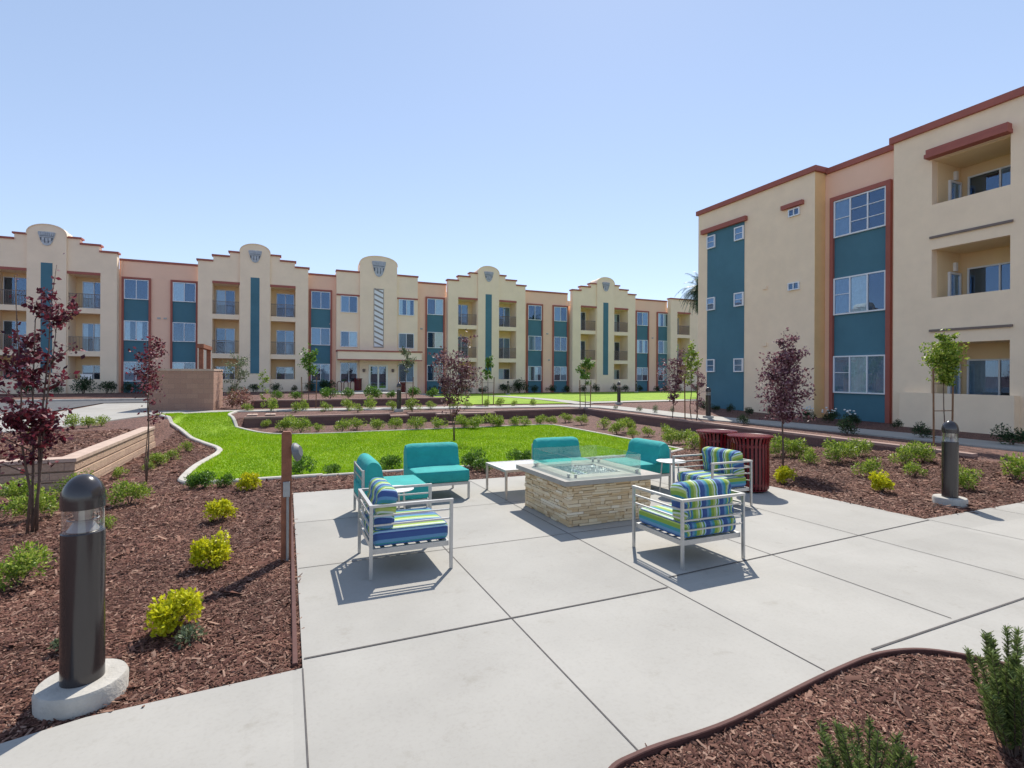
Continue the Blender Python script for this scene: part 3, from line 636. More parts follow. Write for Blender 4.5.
def lumps(n, rx, ry, rz, k, rng, zc=None):
    zc = rz if zc is None else zc
    c = rng.normal(size=(k, 3)); c /= np.linalg.norm(c, axis=1)[:, None]; c *= rng.uniform(.35, .8, (k, 1)); c *= [rx, ry, rz]
    c[:, 2] = np.abs(c[:, 2])*1.0 if zc < rz else c[:, 2]
    w_ = rng.uniform(.28, .5, k); i = rng.integers(0, k, n)
    p = rng.normal(size=(n, 3)); p /= np.linalg.norm(p, axis=1)[:, None]; p *= (rng.uniform(.3, 1, (n, 1))**.5)
    out = p.copy(); q = c[i]+p*w_[i][:, None]*np.array([rx, ry, rz])
    q[:, 2] = np.abs(q[:, 2]+zc*.45)*1.15+rng.uniform(0, .03, n); return q, out
def shrub_mesh(kind, seed):
    rng = np.random.default_rng(seed)
    P = dict(yellow=(1700, .19, .19, .20, 16, .042, 'yellow', .6), green=(1000, .30, .28, .26, 9, .058, 'green', .4), lime=(1150, .34, .32, .26, 11, .058, 'lime', .36),
             deep=(900, .28, .28, .26, 9, .055, 'deep', .35), olive=(700, .22, .22, .22, 9, .045, 'olive', .3), mixed=(650, .27, .24, .22, 7, .055, 'lime', .35), small=(220, .09, .09, .05, 6, .03, 'olive', .5))[kind]
    n, rx, ry, rz, k, ls, m_, asp = P
    q, out = lumps(n, rx, ry, rz, k, rng, rz*.85)
    v, f = leaves(q, ls, asp, .5, out*.6, rng=rng)
    lm = np_mesh(kind+'_leaves', v, f, M[m_], 3)
    st = MB()
    for i in range(7):
        t = rng.uniform(0, 6.28); r = rng.uniform(.3, .7)*rx; st.tube([(0, 0, -.03), (r*.4*math.cos(t), r*.4*math.sin(t), rz*.5), (r*math.cos(t), r*math.sin(t), rz*1.0)], [.006, .004, .002], 5)
    return lm, st.mesh('stems', M['bark'])
SH = {}
def shrub(kind, x, y, sc, name='shrub', label='', cat='shrub', group=None, sq=1.):
    vi = random.randint(0, 4); key = (kind, vi)
    if key not in SH: SH[key] = shrub_mesh(kind, hash(kind) % 1000*0+len(SH)*13+5)
    lm, sm = SH[key]; root = empty(name, (x, y, H(x, y)-.01), random.uniform(0, 6.28)); root.scale = (sc, sc, sc*sq)
    link('foliage', lm, root); link('stem', sm, root); tag(root, label, cat, group); return root
ORD = ['first', 'second', 'third', 'fourth', 'fifth', 'sixth', 'seventh', 'eighth', 'ninth', 'tenth', 'eleventh', 'twelfth', 'thirteenth', 'fourteenth', 'fifteenth', 'sixteenth', 'seventeenth', 'eighteenth', 'nineteenth', 'twentieth', 'twenty-first', 'twenty-second', 'twenty-third', 'twenty-fourth', 'twenty-fifth']
def row(kind, pts, desc, where, group, cat='shrub', name='shrub'):
    pts = sorted(pts, key=lambda p: math.atan2(p[0], p[1]))
    for i, p in enumerate(pts):
        k_ = random.choice([kind, kind, 'mixed']) if kind == 'lime' else kind
        shrub(k_, p[0]+random.uniform(-.08, .08), p[1]+random.uniform(-.08, .08), p[2]*random.uniform(.72, 1.18), name, '%s %s, %s from the left' % (desc, where, ORD[i]), cat, group)

def tree(name, label, x, y, height, crown_z0, crx, mat_leaf, nleaf, lsize, seed, stems=1, stake=None, cat='tree', group=None, clumps=None, lean=0, trunk_r=.02, asp=.6):
    rng = np.random.default_rng(seed); root = empty(name, (x, y, H(x, y)-.02)); tag(root, label, cat, group)
    tr = MB(); br = []
    for s in range(stems):
        a = rng.uniform(0, 6.28); spread = .0 if stems == 1 else crx*.55
        pts = [(0.02*math.cos(a)*s, .02*math.sin(a)*s, 0)]
        for k in range(1, 7):
            t = k/6; pts.append((spread*t*math.cos(a)+rng.normal()*.015+lean*t, spread*t*math.sin(a)+rng.normal()*.015, height*t*(.97 if s == 0 else rng.uniform(.72, .95)*1.0)))
        tr.tube(pts, [trunk_r*(1-.8*k/6)/(1 if stems == 1 else 1.3) for k in range(7)], 7)
        br.append(pts)
    tips = []
    nb = 16 if stems == 1 else 9
    for pts in br:
        for k in range(nb):
            t = rng.uniform(crown_z0/height*.95, .95); f_ = t*6; i = min(5, int(f_)); p = Vector(pts[i]).lerp(Vector(pts[i+1]), f_-i)
            a = rng.uniform(0, 6.28); prof = math.sin(math.pi*min(1, max(.12, (p.z-crown_z0*.9)/(height-crown_z0*.9)*.85+.15)))**.6
            L_ = crx*rng.uniform(.55, 1.0)*prof*(1 if stems == 1 else .6); q = p+Vector((L_*math.cos(a), L_*math.sin(a), L_*rng.uniform(.5, 1.3)*.8)); mid = p.lerp(q, .5)+Vector((0, 0, -.02))
            tr.tube([p, mid, q], [trunk_r*.35, trunk_r*.22, trunk_r*.1], 5); tips.append((p, q))
            for _ in range(4):
                b0 = p.lerp(q, rng.uniform(.3, .95)); b1 = b0+Vector((rng.normal(), rng.normal(), rng.normal()*.6+.5))*crx*.22; tr.tube([b0, b1], [trunk_r*.1, trunk_r*.06], 3, cap=False); tips.append((b0, b1))
        tips.append((Vector(pts[4]), Vector(pts[6])))
    tr.build('trunk', M['bark'], root, smooth=True)
    P = []
    T = len(tips); w_ = rng.uniform(.4, 1.5, T); w_ /= w_.sum(); idx = rng.choice(T, nleaf, p=w_)
    A = np.array([tuple(t[0]) for t in tips]); B = np.array([tuple(t[1]) for t in tips])
    u = rng.uniform(.15, 1.1, nleaf)[:, None]; pos = A[idx]*(1-u)+B[idx]*u+rng.normal(size=(nleaf, 3))*crx*.06
    if clumps is not None:
        for (cxx, cyy, czz, r, n) in clumps:
            pos = np.concatenate([pos, np.array([[cxx, cyy, czz]])+np.clip(rng.normal(size=(n, 3)), -1.5, 1.5)*np.array([r, r, r*.8])*.45])
            tr2 = MB().tube([(0, 0, czz*.75), (cxx*.6, cyy*.6, czz*.92), (cxx, cyy, czz)], [.008, .006, .003], 5); tr2.build('limb', M['bark'], root)
    v, f = leaves(pos, lsize, asp, -.15, None, .3, rng)
    link('crown', np_mesh('crown', v, f, mat_leaf, 3), root)
    if stake:
        hgt_, d = stake
        for s in (-1, 1): MB().tube([(s*d+.0, -.05*s, 0), (s*d*1.12, -.05*s, hgt_)], .022, 6).build('stake', M['stake'], root)
        MB().tube([(-d*1.05, .05, hgt_*.45), (d*1.05, -.05, hgt_*.45)], .012, 6).tube([(-d*1.08, .05, hgt_*.8), (d*1.08, -.05, hgt_*.8)], .008, 6).build('cross_tie', M['stake'], root)
    return root
GP = 'young purple plum trees around the lawn'
tree('plum_tree', 'tall young purple leaved plum tree with several thin stems beside the nearest left bollard', -2.57, 7.3, 3.1, .95, .40, M['plum'], 2100, .064, 11, 4, group=GP, clumps=[(-.45, -.1, 1.2, .6, 260), (-.3, .1, 1.6, .5, 180), (-.35, -.1, .85, .5, 140)])
tree('plum_tree', 'sparse slender red leaved plum tree rising in front of the tan brick enclosure', -2.25, 10.8, 2.75, 1.25, .52, M['plum'], 800, .062, 12, 3, group=GP, trunk_r=.014)
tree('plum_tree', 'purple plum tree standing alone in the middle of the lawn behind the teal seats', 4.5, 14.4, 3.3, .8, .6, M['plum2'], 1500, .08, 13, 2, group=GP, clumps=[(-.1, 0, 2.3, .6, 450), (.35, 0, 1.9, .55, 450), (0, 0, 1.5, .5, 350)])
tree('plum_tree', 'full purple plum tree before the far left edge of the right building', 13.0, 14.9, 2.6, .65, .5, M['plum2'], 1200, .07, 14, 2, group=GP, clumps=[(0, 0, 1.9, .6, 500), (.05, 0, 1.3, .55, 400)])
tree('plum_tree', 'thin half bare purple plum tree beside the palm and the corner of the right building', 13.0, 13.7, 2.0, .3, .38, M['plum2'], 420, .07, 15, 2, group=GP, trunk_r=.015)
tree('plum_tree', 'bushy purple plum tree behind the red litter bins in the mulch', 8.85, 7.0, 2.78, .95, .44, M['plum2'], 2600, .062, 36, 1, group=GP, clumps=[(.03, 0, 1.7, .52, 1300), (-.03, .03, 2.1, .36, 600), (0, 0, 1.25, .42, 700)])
GG = 'young staked green trees'
tree('staked_tree', 'young green tree held by two wooden stakes before the right building balconies', 14.45, 7.1, 2.8, 1.55, .38, M['lime'], 2200, .07, 21, 1, (1.85, .28), group=GG, trunk_r=.015, clumps=[(0, 0, 2.2, .48, 1000), (.03, 0, 1.75, .34, 400)])
tree('staked_tree', 'young staked green tree left of the entrance canopy, behind the garden path', .9, 24.4, 2.75, 1.45, .5, M['green'], 800, .11, 22, 1, (1.4, .28), group=GG)
tree('staked_tree', 'young staked green tree right of the entrance canopy beside the purple plum', 5.2, 24.3, 2.75, 1.5, .42, M['olive'], 450, .11, 23, 1, (1.4, .28), group=GG)
tree('staked_tree', 'narrow staked green tree in front of the tower left of the back lawn', 9.35, 24.3, 2.55, 1.35, .32, M['green'], 600, .11, 24, 1, (1.4, .28), group=GG)
tree('staked_tree', 'young staked green tree at the wall corner in front of the back lawn', 13.0, 20.9, 2.45, 1.15, .4, M['green'], 800, .1, 25, 1, (1.3, .25), group=GG)
tree('staked_tree', 'tall green staked tree at the far left corner of the right building', 14.0, 15.0, 2.9, 1.3, .42, M['lime'], 900, .09, 26, 1, (1.6, .25), group=GG)
tree('sapling', 'thin yellow green sapling before the second tower beside the pink bush', -.95, 24.6, 1.7, .4, .3, M['lime'], 220, .09, 27, 1, cat='sapling', trunk_r=.012)
tree('olive_tree', 'small grey green olive tree just right of the tan brick enclosure', -2.3, 26.4, 2.4, .5, .8, M['olive'], 900, .09, 28, 3, cat='tree')
# palm
def palm(x, y, ht):
    root = empty('palm_tree', (x, y, H(x, y)-.05)); tag(root, 'tall feathery palm rising beyond the far corner of the right building', 'palm')
    MB().tube([(0, 0, 0), (.05, 0, ht*.5), (0, 0, ht*.84)], [.2, .15, .12], 10).build('trunk', M['bark'], root)
    rng = np.random.default_rng(5); V = []; Fc = []; o = 0
    for k in range(80):
        a = rng.uniform(0, 6.28); el = rng.uniform(-1.2, 1.4); L_ = rng.uniform(1.5, 2.3); p = np.array([0, 0, ht*.84-rng.uniform(0, .25)]); d = np.array([math.cos(a)*math.cos(el), math.sin(a)*math.cos(el), math.sin(el)])
        pts = []
        for j in range(15): pts.append(p.copy()); p = p+d*L_/14; d = d+np.array([0, 0, -.14]); d /= np.linalg.norm(d)
        for j in range(1, 15):
            for s in (-1, 1):
                for m_ in range(2):
                    sd = np.cross(pts[j]-pts[j-1], [0, 0, 1]); sd /= (np.linalg.norm(sd)+1e-6); base_ = pts[j-1]+(pts[j]-pts[j-1])*(m_/2)
                    tip = base_+(sd*s*.28+(pts[j]-pts[j-1])*1.5+np.array([0, 0, -.16])+rng.normal(size=3)*.03)*(1.15-.05*j); w2 = (pts[j]-pts[j-1])*.17
                    V += [base_-w2, base_+w2, tip]; Fc.append([o, o+1, o+2]); o += 3
    link('crown', np_mesh('crown', np.array(V), np.array(Fc), M['deep'], 3), root)
palm(29.1, 30.3, 10.0)

# shrubs near
GY = 'yellow bushes in the mulch'
for (x, y, s, lab) in [(-.67, 4.02, .82, 'bright yellow bush nearest the left bollard, in the mulch'), (-.62, 5.35, .86, 'bright yellow bush, second from the walkway in the left mulch bed'), (-.72, 7.05, .82, 'small yellow bush left of the wooden post, third from the walkway'), (-.55, 8.9, .85, 'yellow green bush at the lawn kerb, left of the wooden post'),
                   (7.75, 6.1, .9, 'yellow bush under the purple plum behind the red bins'), (8.5, 4.98, .92, 'bright yellow bush between the red bins and the right bollard')]:
    shrub('yellow', x, y, s, 'yellow_bush', lab, 'bush', GY)
shrub('small', -.55, 3.82, 1.0, 'groundcover_plant', 'tiny grey green plant in front of the nearest yellow bush', 'plant')
shrub('small', -1.25, 4.0, .9, 'groundcover_plant', 'small yellowish sprig lying behind the nearest left bollard', 'plant')
def G(px, py, z=None):      # find the ground point a measured line of sight meets
    t = (px-512)/FPX; d3 = (math.sin(YAW)+t*math.cos(YAW), math.cos(YAW)-t*math.sin(YAW), (374+(px-512)*.0045-py)/FPX)
    z = -.1
    for _ in range(12): d = (z-EYE)/d3[2]; x, y = d3[0]*d, d3[1]*d; z = .5*z+.5*H(x, y)
    return x, y
near = [(20, 585, .85, 'leafy green shrub at the left picture edge beside the bollard'), (35, 520, 1.0, 'spreading green shrub under the tall purple plum'), (75, 497, 1.0, 'bright green shrub behind the bollard dome'), (15, 505, 1.0, 'dense green shrub below the tan planter wall at the far left'), (130, 503, .9, 'green shrub below the sparse red plum tree'),
        (107, 527, .45, 'low green sprout right behind the nearest bollard'), (150, 470, .6, 'grey green shrub against the stepped planter wall'), (120, 478, .7, 'sparse shrub along the stepped planter wall')]
for (px, py, s, lab) in near: x, y = G(px, py); shrub('lime' if s > .8 else 'mixed', x, y, s*.85, 'green_shrub', lab, 'shrub', 'green shrubs in the left bed')
row('lime', [(*G(158, 466), .75), (*G(172, 460), .75), (*G(188, 452), .8)], 'lime green shrub', 'between planter wall and curved lawn kerb', 'shrubs inside the curved kerb')
row('green', [(*G(190, 488), .75), (*G(206, 488), .8), (*G(228, 487), .75), (*G(304, 476), .95), (*G(330, 475), .7), (*G(387, 470), .8), (*G(470, 468), .95), (*G(482, 471), .8), (*G(515, 462), .9), (*G(528, 462), .8)], 'dark green shrub', 'along the near edge of the lawn', 'shrubs along the near lawn edge')
row('lime', [(*G(px, py), s) for px, py, s in [(266, 427, .8), (285, 431, 1.15), (303, 432, 1.15), (320, 431, 1.1), (343, 431, 1.2), (359.5, 429, 1.15), (378.6, 430, 1.1), (396, 429, 1.0), (417, 430, 1.1), (439, 429, 1.15), (465, 428, 1.0), (476, 429, 1.1), (492, 427, 1.1), (499, 427, 1.0), (515, 426, 1.0), (525, 426, .95), (539, 424, 1.0), (550, 424.5, 1.0)]], 'light green shrub', 'between lawn and back wall', 'shrubs before the retaining wall')
row('lime', [(*G(px, py), s) for px, py, s in [(565, 422, 1.0), (582, 424, 1.1), (602.5, 428, 1.05), (616.6, 434, 1.05), (627.5, 431, 1.0), (632, 438, 1.1), (648, 436, 1.15), (663.5, 437, 1.15), (671, 444, 1.0), (684, 443, 1.2), (695, 449, 1.1)]], 'light green shrub', 'in the strip right of the lawn', 'shrubs in the strip right of the lawn')
row('lime', [(*G(px, py), s) for px, py, s in [(783, 456, 1.0), (799, 457, 1.15), (813, 463, 1.1), (836, 461, 1.15), (853, 456, 1.1), (868, 476, .9), (905, 466, 1.25), (925, 462, 1.1), (914, 476, .9), (964, 488, .8), (1010, 478, 1.05)]], 'lime green spreading shrub', 'in the mulch before the right walk', 'shrubs in the right mulch bed')
row('mixed', [(*G(px, py), s) for px, py, s in [(246, 411, 1.1), (271, 411, 1.3), (293, 412, 1.2), (302, 410, 1.2), (325, 411, 1.3), (346, 410, 1.2), (360, 412, 1.1), (370, 409, 1.3), (391, 410, 1.1), (411, 411, 1.3), (431, 409, 1.3), (452, 408, 1.3), (466, 408, 1.3), (486, 406.5, 1.2), (500, 406, 1.2), (514, 406, 1.1), (533, 405.5, 1.0)]], 'light green shrub', 'in the strip behind the garden path', 'shrubs behind the garden path')
row('deep', [(*G(px, py), s) for px, py, s in [(741, 424, .8), (751, 415, .9), (770, 413, .9), (832, 420, 1.0), (846, 434, .95), (857, 424, .9), (898, 428, .9), (925, 438, 1.05), (1014, 445, 1.3), (715, 411, 1.0), (703, 409, 1.0), (730, 412, .9)]], 'dark green shrub', 'beside the walk along the right building', 'dark shrubs by the right building')
for i, (px, py, lab) in enumerate([(832, 420, 'white rose bush under the left side of the ground floor window'), (851, 421, 'white rose bush under the middle of the ground floor window'), (875, 423, 'white rose bush at the right red trim of the ground floor window')]):
    x, y = G(px, py); x = 17.6; y = [12.9, 12.1, 11.35][i]
    rb = shrub('deep', x, y, .95, 'rose_bush', lab, 'rose bush', 'white rose bushes'); rr = random.Random(i); m = MB()
    for k in range(9): a = rr.uniform(0, 6.28); q = rr.uniform(.05, .25); z = rr.uniform(.35, .55); m.lathe([(.001, z-.03), (.035, z-.01), (.042, z+.01), (.02, z+.03), (.001, z+.03)], q*math.cos(a), q*math.sin(a), 7)
    m.build('blossoms', M['rose'], rb)
fx = [-17.5, -15.9, -14.2, -12.6, -11.6, -10.2, -8.8, -7.2, -5.2, -3.9, -2.6, -.9, .4, 1.9, 2.9]
row('deep', [(x+random.uniform(-.3, .3), 43.4+random.uniform(-.4, .4), random.uniform(1.5, 3.0)) for x in fx], 'dark shrub', 'at the foot of the left facade', 'dark shrubs along the left facade')
fx = [11.6, 13.0, 14.3, 16.1, 18.2, 20, 21.6, 23, 24.7, 26.3, 28.3, 30.3, 32, 33.8, 35.6, 37.2, 39, 41]
row('deep', [(x+random.uniform(-.3, .3), 43.6+random.uniform(-.4, .3), random.uniform(1.5, 2.9)) for x in fx], 'dark shrub', 'at the foot of the facade behind the back lawn', 'dark shrubs along the back facade')
row('mixed', [(*G(px, py), s) for px, py, s in [(75, 428, 1.0), (90, 427, 1.1), (104, 425, .9), (40, 434, .9)]], 'spiky green plant', 'on the raised left planter', 'plants on the raised planter', 'plant', 'planter_plant')
row('olive', [(*G(px, py), s) for px, py, s in [(617, 409, .7), (640, 411, .8), (655, 413, 1.0), (672, 412, .8)]], 'grey green tuft', 'beside the far path right of the bollard', 'tufts beside the far path', 'plant', 'tuft')
row('green', [(x+random.uniform(-.2, .2), random.uniform(26.2, 27.0), random.uniform(1.0, 1.7)) for x in (-.6, .5, 1.7, 2.9, 3.8, 5.0, 6.1, 7.0)], 'dark green shrub', 'on top of the wall before the entrance', 'shrubs above the entrance wall')
# pink bush
pb = empty('pink_bush', (-1.75, 24.9, .08)); tag(pb, 'rounded pinkish bush right beside the tan brick enclosure', 'bush')
q, out = lumps(1800, .72, .72, .6, 16, RNG, .5); v, f = leaves(q, .085, .5, .3, out); link('foliage', np_mesh('foliage', v, f, M['pinkleaf'], 3), pb)
MB().tube([(0, 0, -.05), (0, .05, .5)], [.03, .015], 6).build('stem', M['bark'], pb)
# rosemary
def rosemary(x, y, label, nspike, ht, rad, seed):
    rng = np.random.default_rng(seed); root = empty('rosemary_bush', (x, y, H(x, y)-.02)); tag(root, label, 'rosemary bush'); P = []; D = []; st = MB()
    for k in range(nspike):
        a = rng.uniform(0, 6.28); r0 = rad*math.sqrt(rng.uniform(0, .7)); h_ = ht*rng.uniform(.55, 1.0)*(1-.3*r0/rad)
        b0 = np.array([r0*math.cos(a)*.5, r0*math.sin(a)*.5, 0]); b1 = np.array([r0*1.3*math.cos(a)+rng.normal()*.02, r0*1.3*math.sin(a)+rng.normal()*.02, h_]); st.tube([b0, (b0+b1)/2+[0, 0, .02], b1], [.004, .003, .0015], 4)
        n = int(420*h_/.5); u = rng.uniform(.08, 1, n)**.8; th = rng.uniform(0, 6.28, n); wd = .022*(1-.55*u)
        p = b0+(b1-b0)*u[:, None]; o_ = np.stack([np.cos(th), np.sin(th), np.full(n, .9)], 1)
        P.append(p+o_*wd[:, None]*.2); D.append(o_)
    P = np.concatenate(P); D = np.concatenate(D); n = len(P); L_ = RNG.uniform(.014, .03, n)[:, None]; d = D/np.linalg.norm(D, axis=1)[:, None]; s = np.cross(d, RNG.normal(size=(n, 3))); s /= np.linalg.norm(s, axis=1)[:, None]; s *= .0022
    v = np.stack([P-s, P+s, P+d*L_+s*.6, P+d*L_-s*.6], 1).reshape(-1, 3); f = np.arange(n*4).reshape(-1, 4)
    link('foliage', np_mesh('foliage', v, f, M['rosemary'], 4), root); st.build('stem', M['bark'], root)
rosemary(3.06, 1.2, 'dark upright rosemary bush at the bottom right corner of the picture', 60, .60, .2, 3)
rosemary(3.2, 1.0, 'bushier rosemary cut by the right picture edge, behind the dark upright one', 60, .52, .26, 4)
rosemary(2.1, 1.27, 'small light green rosemary at the bottom edge in the mulch', 34, .34, .2, 5)

# ------------------------------------------------------------------ mulch chips & grass
def in_poly(x, y, poly):
    c = np.zeros(len(x), bool); n = len(poly)
    for i in range(n):
        x0, y0 = poly[i]; x1, y1 = poly[(i+1) % n]
        if y0 == y1: continue
        m = ((y0 > y) != (y1 > y)) & (x < (x1-x0)*(y-y0)/(y1-y0)+x0); c ^= m
    return c
def chips(name, rects, size=1.):
    X, Y, Sz = [], [], []
    for (x0, x1, y0, y1, dens, sz) in rects:
        n = int((x1-x0)*(y1-y0)*dens); X.append(RNG.uniform(x0, x1, n)); Y.append(RNG.uniform(y0, y1, n)); Sz.append(np.full(n, sz))
    x = np.concatenate(X); y = np.concatenate(Y); sz = np.concatenate(Sz)
    k = ~in_poly(x, y, patio_poly) & ~in_poly(x, y, lawn_poly); x, y, sz = x[k], y[k], sz[k]; n = len(x)
    z = hgt(x, y)-.022+RNG.uniform(0, .022, n)*sz; L_ = RNG.lognormal(-3.6, .5, n)*sz; W_ = L_*RNG.uniform(.1, .32, n)+.002
    a = RNG.uniform(0, 6.283, n); d = np.stack([np.cos(a), np.sin(a), RNG.normal(0, .22, n)], 1)*L_[:, None]; s = np.stack([-np.sin(a), np.cos(a), RNG.normal(0, .35, n)], 1)*W_[:, None]*.5; t = np.array([0, 0, 1.])*(W_*.35)[:, None]
    c = np.stack([x, y, z], 1)
    v = np.stack([c-s, c+s, c+d+s*.8, c+d-s*.8, c+d*.5+t+s*.3], 1)
    v = v.reshape(-1, 3); i = np.arange(n)[:, None]*5
    f = np.concatenate([i+np.array([[q0, q1, 4]]) for q0, q1 in ((0, 1), (1, 2), (2, 3), (3, 0))], 1).reshape(-1, 3)
    tag(link(name, np_mesh(name, v, f, M['chip'], 3)), 'loose reddish brown bark mulch chips covering the planting beds', 'mulch', kind='stuff')
chips('mulch_chips', [(.8, 4.2, .4, 2.05, 24000, .58), (-3.5, .1, 2.3, 5.2, 13000, .7), (-5, .1, 5.2, 8.5, 5200, .9), (-5, 9.8, 8.3, 10.3, 2200, 1.25), (-3.2, -1, 10.3, 19, 1200, 1.5), (-8, -3.5, 11.1, 16.5, 900, 1.6), (7.2, 12.4, 3.7, 11, 2600, 1.2)])
def grass(name, poly, dens_f, label):
    px = [p[0] for p in poly]; py = [p[1] for p in poly]; X, Y = [], []
    area = (max(px)-min(px))*(max(py)-min(py)); n = int(area*dens_f)
    x = RNG.uniform(min(px), max(px), n); y = RNG.uniform(min(py), max(py), n); k = in_poly(x, y, poly); x, y = x[k], y[k]; n = len(x)
    z = hgt(x, y)+.008; hh = RNG.uniform(.018, .045, n); a = RNG.uniform(0, 6.283, n); w_ = RNG.uniform(.004, .008, n)*1.3
    s = np.stack([np.cos(a), np.sin(a), np.zeros(n)], 1)*w_[:, None]; t = np.stack([RNG.normal(0, .02, n), RNG.normal(0, .02, n), hh], 1); c = np.stack([x, y, z], 1)
    v = np.stack([c-s, c+s, c+t], 1).reshape(-1, 3); f = np.arange(n*3).reshape(-1, 3)
    tag(link(name, np_mesh(name, v, f, M['blade'], 3)), label, 'grass', kind='stuff')
grass('lawn_grass', lawn_poly, 1700, 'short bright green mown grass of the middle lawn')

# ------------------------------------------------------------------ furniture
TILT = (-.018, .008)
def stand(o, x, y, rz):
    n = Vector((.008, .018, 1)).normalized(); q = Vector((0, 0, 1)).rotation_difference(n)
    o.location = (x, y, H(x, y)+.002); o.rotation_mode = 'QUATERNION'; o.rotation_quaternion = q @ Matrix.Rotation(rz, 4, 'Z').to_quaternion(); return o
def cushion(name, parent, w_, d_, h_, rad, mt, loc=(0, 0, 0), rx=0, stripe=None, puff=.012, seam=()):
    bm = bmesh.new(); bmesh.ops.create_cube(bm, size=1)
    for v in bm.verts: v.co.x *= w_; v.co.y *= d_; v.co.z *= h_
    bmesh.ops.bevel(bm, geom=bm.edges[:], offset=rad, segments=4, profile=.5, affect='EDGES')
    bmesh.ops.subdivide_edges(bm, edges=[e for e in bm.edges if e.calc_length() > .12], cuts=9, use_grid_fill=True)
    for v in bm.verts:
        x, y, z = v.co; k = (1-min(1, (2*x/w_)**2))*(1-min(1, (2*y/d_)**2)); kz = (1-min(1, (2*x/w_)**2))*(1-min(1, (2*z/h_)**2))
        if abs(z) > h_*.3: v.co.z += math.copysign(puff*k, z)
        if abs(y) > d_*.3:
            v.co.y += math.copysign(puff*kz, y)
            for sz in seam: v.co.y -= math.copysign(.016*math.exp(-((z-sz)/.014)**2), y)
    me = bpy.data.meshes.new(name); bm.to_mesh(me); bm.free(); me.materials.append(mt); me.polygons.foreach_set('use_smooth', [True]*len(me.polygons))
    at = me.attributes.new('stripe', 'FLOAT', 'POINT')
    vals = []
    for v in me.vertices:
        x, y, z = v.co; nx = abs(x)-(w_/2-rad); t = x
        if nx > 0: t = math.copysign(w_/2, x)+math.copysign(1, x)*(h_/2-z)*.9 - math.copysign(rad-nx, x)*.5
        vals.append(t+5+(stripe or 0))
    at.data.foreach_set('value', vals)
    o = link(name, me, parent); o.location = loc; o.rotation_euler = (rx, 0, 0)
    if name == 'seat_cushion':
        pm = MB()
        for zz in (h_/2-rad*.28, -h_/2+rad*.28):
            pts = []; q = w_/2-rad*.28; e = d_/2-rad*.28
            for cx_, cy_, a0 in ((q-rad, e-rad, 0), (-q+rad, e-rad, 90), (-q+rad, -e+rad, 180), (q-rad, -e+rad, 270)):
                for k in range(5): a = R(a0+22.5*k); pts.append((cx_+rad*math.cos(a), cy_+rad*math.sin(a), zz))
            pts.append(pts[0]); pm.tube(pts, .0055, 6, cap=False)
        pm.build('piping', M['tealcush'] if mt is M['tealcush'] else M['pipe'], o, smooth=True)
    return o
def armchair(label, wheel=True):
    root = empty('armchair'); tag(root, label, 'armchair', 'striped armchairs round the fire pit'); W2, D2, HT = .37, .35, .62; fr = MB()
    for sx in (-1, 1):
        for sy in (-1, 1): MB().box(sx*W2-.010, sx*W2+.010, sy*D2-.014, sy*D2+.014, .0, HT-.023).build('leg', M['steel'], root)
        fr.box(sx*W2-.015, sx*W2+.015, -D2-.016, D2+.016, HT-.0225, HT)
        for z in (.52, .44): fr.box(sx*W2-.008, sx*W2+.008, -D2+.018, D2-.018, z, z+.014)
    fr.box(-W2+.0155, W2-.0155, -D2-.016, -D2+.014, HT-.0227, HT-.0002)
    for z in (.52, .42, .33): fr.box(-W2+.016, W2-.016, -D2-.007, -D2+.007, z, z+.014)
    fr.build('arm_frame', M['steel'], root)
    sf = MB(); sf.box(-W2+.0155, W2-.0155, -D2+.018, -D2+.045, .2, .245); sf.box(-W2+.0155, W2-.0155, D2-.045, D2-.018, .2, .245)
    for sx in (-1, 1): sf.box(sx*(W2-.03)-.014, sx*(W2-.03)+.014, -D2+.0455, D2-.0455, .2, .245)
    for k in range(6): y = -D2+.1+k*.105; sf.box(-W2+.045, W2-.045, y, y+.035, .215, .222)
    sf.build('seat_frame', M['steel'], root)
    ft = MB()
    for sx in (-1, 1):
        for sy in (-1, 1): ft.lathe([(.001, -.0), (.016, 0), (.016, .012), (.001, .012)], sx*W2, sy*D2, 10)
    cushion('seat_cushion', root, .67, .66, .15, .045, M['stripe'], (0, .01, .325))
    b = cushion('back_cushion', root, .66, .17, .36, .06, M['stripe'], (0, -D2+.14, .555), R(-8), stripe=.03, seam=(-.05, .06))
    return root
c1 = armchair('striped armchair at the left of the patio, facing right toward the fire pit'); reg(c1)
c2 = copy_tree(c1); c3 = copy_tree(c1)
stand(c1, 1.0, 4.78, -math.pi/2); stand(c2, 3.61, 3.92, 0); stand(c3, 5.48, 5.47, math.pi/2)
c2['label'] = 'striped armchair nearest the camera, seen from behind in front of the fire pit'
c3['label'] = 'striped armchair facing left beside the fire pit, in front of the red bins'
